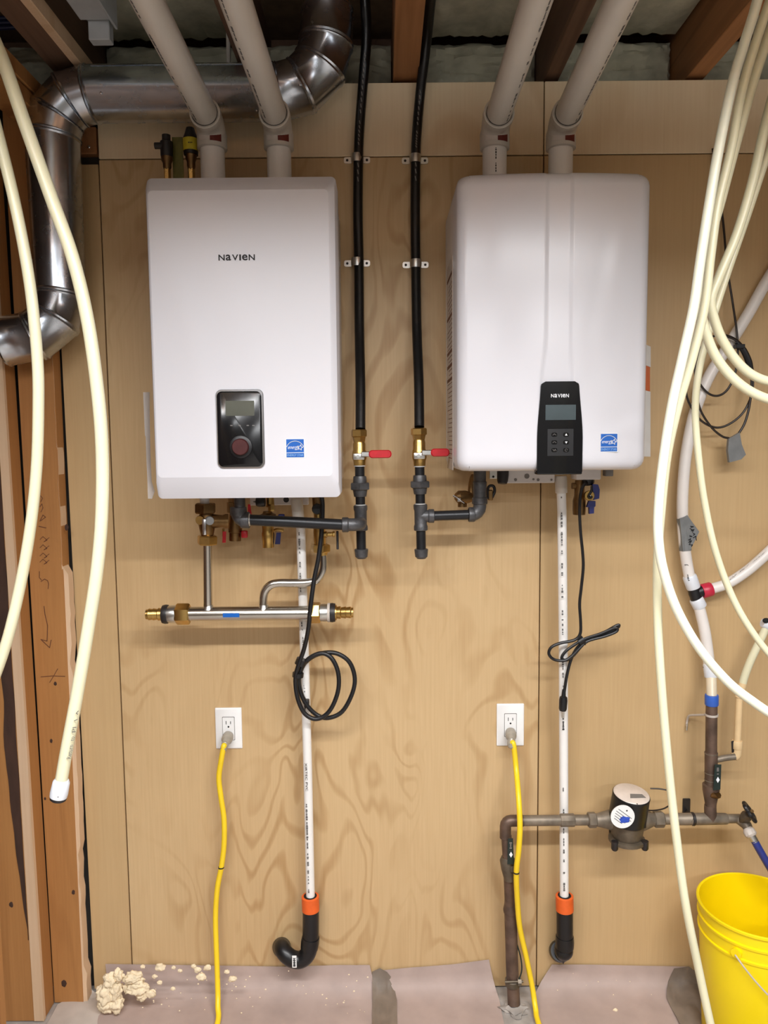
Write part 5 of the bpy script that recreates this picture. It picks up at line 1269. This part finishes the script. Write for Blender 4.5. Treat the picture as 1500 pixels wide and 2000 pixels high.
pex('cream tube hanging in the left foreground, leaving at the left border', [(-90, -40, dT - .04), (-40, 130, dT - .04), (2, 285, dT - .04), (34, 420, dT - .04), (59, 560, dT - .04), (73, 700, dT - .04), (75, 800, dT - .04), (71, 920, dT - .04), (58, 1040, dT - .04), (36, 1160, dT - .04), (8, 1270, dT - .04), (-40, 1400, dT - .04)], .0098, PEX, 'cream hanging tubes, left')
# right loops
G = 'cream hanging tubes, right'
d1, d3, d4, d5, d6 = .78, .74, .70, .66, .60
pex('pale tube loop sweeping lowest to the right border in the foreground', [(1500, -80, d1), (1474, 20, d1), (1452, 90, d1), (1430, 165, d1), (1404, 290, d1), (1385, 400, d1), (1368, 510, d1), (1355, 600, d1), (1335, 690, d1), (1313, 790, d1), (1297, 890, d1), (1287, 980, d1), (1286, 1050, d1), (1296, 1115, d1), (1322, 1190, d1), (1365, 1265, d1), (1420, 1330, d1), (1470, 1370, d1), (1520, 1402, d1), (1600, 1440, d1)], .0088, PEXW, G)
pex('cream tube hanging straight down past the yellow bucket to the floor', [(1530, -60, d3), (1497, 20, d3), (1452, 165, d3), (1428, 290, d3), (1402, 400, d3), (1388, 500, d3), (1376, 600, d3), (1352, 700, d3), (1324, 795, d3), (1303, 890, d3), (1291, 1000, d3), (1284, 1100, d3), (1285, 1220, d3), (1292, 1340, d3), (1303, 1470, d3), (1318, 1610, d3), (1338, 1760, d3), (1364, 1890, d3 - .02), (1390, 2010, d3 - .03), (1420, 2130, d3 - .03)], .0083, PEX, G)
pex('cream tube loop crossing the wire coil, lower of two', [(1545, -60, d4), (1515, 30, d4), (1474, 150, d4), (1440, 270, d4), (1408, 390, d4), (1383, 480, d4), (1367, 560, d4), (1371, 620, d4), (1392, 685, d4), (1425, 732, d4), (1470, 767, d4), (1530, 788, d4), (1600, 800, d4)], .0092, PEX, G)
pex('cream tube loop crossing the wire coil, upper of two', [(1580, -40, d5), (1540, 80, d5), (1498, 230, d5), (1471, 350, d5), (1440, 455, d5), (1405, 540, d5), (1389, 585, d5), (1394, 620, d5), (1411, 664, d5), (1440, 707, d5), (1474, 735, d5), (1520, 748, d5), (1600, 752, d5)], .0092, PEX, G)
pex('slim cream tube behind the coil sweeping down to the right border', [(1600, 60, d6), (1540, 190, d6), (1500, 300, d6), (1460, 420, d6), (1422, 530, d6), (1390, 630, d6), (1366, 720, d6), (1358, 800, d6), (1364, 890, d6), (1376, 980, d6), (1397, 1075, d6), (1430, 1165, d6), (1470, 1235, d6), (1520, 1295, d6), (1600, 1360, d6)], .0072, PEX, G)

# ================================================================== FLOOR: paper, foam, bucket
PROF = [(.004, .088), (.006, .06), (.012, .035), (.028, .016), (.055, .006), (.075, .0045), (.10, .0035), (.13, .003), (.16, .003), (.30, .003), (.70, .003)]
def paper(pts_top, x_right_front, x_left_front, m, label, amp=.004, seed=0, zt=0.0, base=0.0):
    """sheet curling up the wall; pts_top = [(u, v)] along its upper edge, front edge between the two x"""
    mbp = MB(); nx = 40; rows = []
    T = [P(u, v, .004) for u, v in pts_top]
    def top(s):
        f = s * (len(T) - 1); i = min(int(f), len(T) - 2); return T[i].lerp(T[i + 1], f - i)
    for j, (d, zr) in enumerate(PROF):
        row = []
        for i in range(nx + 1):
            s = i / nx; tp_ = top(s); xf = x_left_front + (x_right_front - x_left_front) * s
            q = min(1, j / 4.0); x = tp_.x + (xf - tp_.x) * q
            z = zr * (tp_.z / .088 if j < 4 else 1) + base
            w = amp * (noise.noise(Vector((x * 9 + seed, d * 12, seed))) + .5 * noise.noise(Vector((x * 26 + seed, d * 40, seed)))) * (1 if j > 1 else .3)
            row.append(Vector((x, -d - abs(w) * .6 - base * .5, max(z + abs(w), .0012))))
        rows.append(row)
    rings = [r + [p + Vector((0, -.0002, -.0009)) for p in reversed(r)] for r in rows]
    mbp.ring_loft(rings)
    return single('floor_paper', mbp, m, label, 'paper', 'building paper sheets on the floor', sharp=60)
paper([(206, 1883), (300, 1884), (420, 1886), (560, 1888), (660, 1885), (722, 1885)], P(738, 2000, .14).x, P(182, 2000, .14).x, PAPER, 'brown building paper flecked with foam, below the left boiler', .006, 1)
paper([(738, 1896), (800, 1890), (880, 1884), (955, 1874)], P(984, 2000, .14).x, P(755, 2000, .14).x, PAPER, 'brown building paper between the two cords, left of the floor pipe', .005, 5, base=.0)
paper([(1078, 1884), (1150, 1884), (1240, 1886), (1340, 1888)], P(1352, 2000, .14).x, P(1052, 2000, .14).x, PAPER, 'brown building paper below the right heater trap', .006, 9)
paper([(1316, 1893), (1345, 1890), (1372, 1908)], P(1392, 2000, .14).x, P(1322, 2000, .14).x, PAPERD, 'crumpled dark paper scrap beside the yellow bucket', .03, 14, base=.004)
paper([(727, 1900), (742, 1893), (756, 1900), (766, 1912)], P(776, 2000, .14).x, P(727, 2000, .14).x, PAPERD, 'torn dirty paper strip between the two brown sheets', .03, 19, base=.004)
paper([(178, 1930), (184, 1938)], P(190, 2000, .14).x, P(88, 2000, .14).x, LABELB, 'pale dusty paper at the foot of the stud', .004, 23)

def on_paper(u, v):
    """point where the line of sight meets the paper profile"""
    for (d0, z0), (d1_, z1_) in zip(PROF[:-1], PROF[1:]):
        for k in range(12):
            d = d0 + (d1_ - d0) * k / 12; z = z0 + (z1_ - z0) * k / 12
            if P(u, v, d).z >= z - .004 and P(u, v, d + .02).z < P(u, v, d).z:
                if P(u, v, d).z - z < .012: return Vector((P(u, v, d).x, -d - .002, z + .002))
    return P(u, v, .1)
random.seed(17)
big = [(313, 1889, 9, 'torn star-shaped'), (393, 1908, 9, 'large round'), (454, 1912, 7.5, 'lone round'), (405, 1890, 7, 'upright oval'), (386, 1894, 7, 'ragged'), (295, 1941, 10, 'spiky'), (302, 1907, 5, 'small'), (312, 1919, 5, 'small rounded'), (338, 1931, 4.5, 'small flat'), (339, 1890, 4.5, 'small disc'), (352, 1896, 4.5, 'small slanted'), (378, 1887, 5, 'small pale'), (443, 1898, 5, 'small pointed'), (279, 1888, 4.5, 'tiny'), (1202, 1973, 4.5, 'tiny lone')]
where = ['by the paper edge under the outlet', 'left of the yellow cord', 'right of the yellow cord', 'just left of the yellow cord at the wall', 'left of the upright oval one', 'beside the big foam lumps', 'above the spiky one', 'right of the big foam lumps', 'between lumps and cord', 'at the paper edge below the wall', 'below the paper edge disc', 'at the wall left of the ragged one', 'right of the cord at the wall', 'at the left end of the paper edge', 'on the right-hand paper']
for (u, v, r, ad), wh in zip(big, where):
    c = on_paper(u, v); rr = r * mpp(u, v, .06)
    single('foam_blob', MB().ball(c, rr, 3, (1, .55, .8), .35, 60), FOAM, f'{ad} cream foam blob {wh}', 'foam', 'dried foam blobs')
lumps = [(205, 1940, 15, 20), (214, 1915, 13, 15), (232, 1905, 9, 12), (206, 1962, 13, 14), (228, 1960, 13, 15), (226, 1935, 12, 18), (246, 1930, 5, 8)]
m_ = MB()
for (u, v, rx, rz) in lumps:
    c = on_paper(u, v); k = mpp(u, v, .08); m_.ball(c, 1.0, 4, (rx * k, rx * k * .8, rz * k), .55, 30)
single('foam_heap', m_, FOAM, 'big heap of cured cream foam at the left corner of the paper', 'foam', sharp=70)
m_ = MB()
for (u, v, rx, rz) in [(262, 1910, 17, 10), (272, 1928, 17, 13), (258, 1932, 13, 9), (276, 1945, 9, 10)]:
    c = on_paper(u, v); k = mpp(u, v, .08); m_.ball(c, 1.0, 4, (rx * k, rx * k * .6, rz * k), .6, 35)
single('foam_lump', m_, FOAM, 'smooth pinkish foam lump beside the big heap', 'foam', sharp=70)
m_ = MB()
for i in range(75):
    u, v = random.uniform(200, 720), random.uniform(1893, 1998); c = on_paper(u, v)
    m_.ball(c + Z * -.001, random.uniform(.0012, .0032), 1, (1, .7, .7))
for i in range(14):
    u, v = random.uniform(1070, 1330), random.uniform(1900, 1998); c = on_paper(u, v); m_.ball(c + Z * -.001, random.uniform(.001, .002), 1, (1, .7, .7))
single('foam_specks', m_, FOAM, 'fine cream foam specks scattered over the paper', 'foam', kind='stuff')

# bucket
BX, BY, BZ = 1.002, -.207, .395
bk = thing('bucket', 'bright yellow plastic bucket standing at the lower right', 'bucket', (BX, BY, 0))
prof = [(0.0, .128), (.01, .13), (.70, .1435), (.78, .1455), (.785, .149), (.80, .1495), (.805, .1455), (.88, .147), (.885, .151), (.90, .1515), (.905, .147), (.975, .1485), (.98, .154), (.995, .154), (1.0, .151)]
n = 64
def ringz(t, r): return [Vector((BX + r * math.cos(2 * math.pi * k / n), BY + r * math.sin(2 * math.pi * k / n), .0015 + (BZ - .0015) * t)) for k in range(n)]
inner = [(.995, .1465), (.9, .1445), (.5, .137), (.02, .1265)]
part('shell', MB().ring_loft([ringz(t, r) for t, r in prof + inner]), YBUCK, bk, sharp=40)
ea = math.radians(226)
ear = Vector((BX + .149 * math.cos(ea), BY + .149 * math.sin(ea), BZ * .835))
on = Vector((math.cos(ea), math.sin(ea), 0))
part('handle_ear', MB().cyl(ear - on * .004, ear + on * .006, .013, n=18), YBUCK, bk)
ea2 = math.radians(46)
ear2 = Vector((BX + .149 * math.cos(ea2), BY + .149 * math.sin(ea2), BZ * .835))
part('handle_ear', MB().cyl(ear2 + on * .004, ear2 - on * .006, .013, n=18), YBUCK, bk)
bp = []
for k in range(25):
    a_ = ea + math.pi * k / 24
    bp.append(Vector((BX + .160 * math.cos(a_), BY + .160 * math.sin(a_), BZ * .835 - .17 * math.sin(math.pi * k / 24))))
part('bail', MB().tube(bp, .0022, 8, sub=2), LABELB, bk, 'thin wire bail handle')
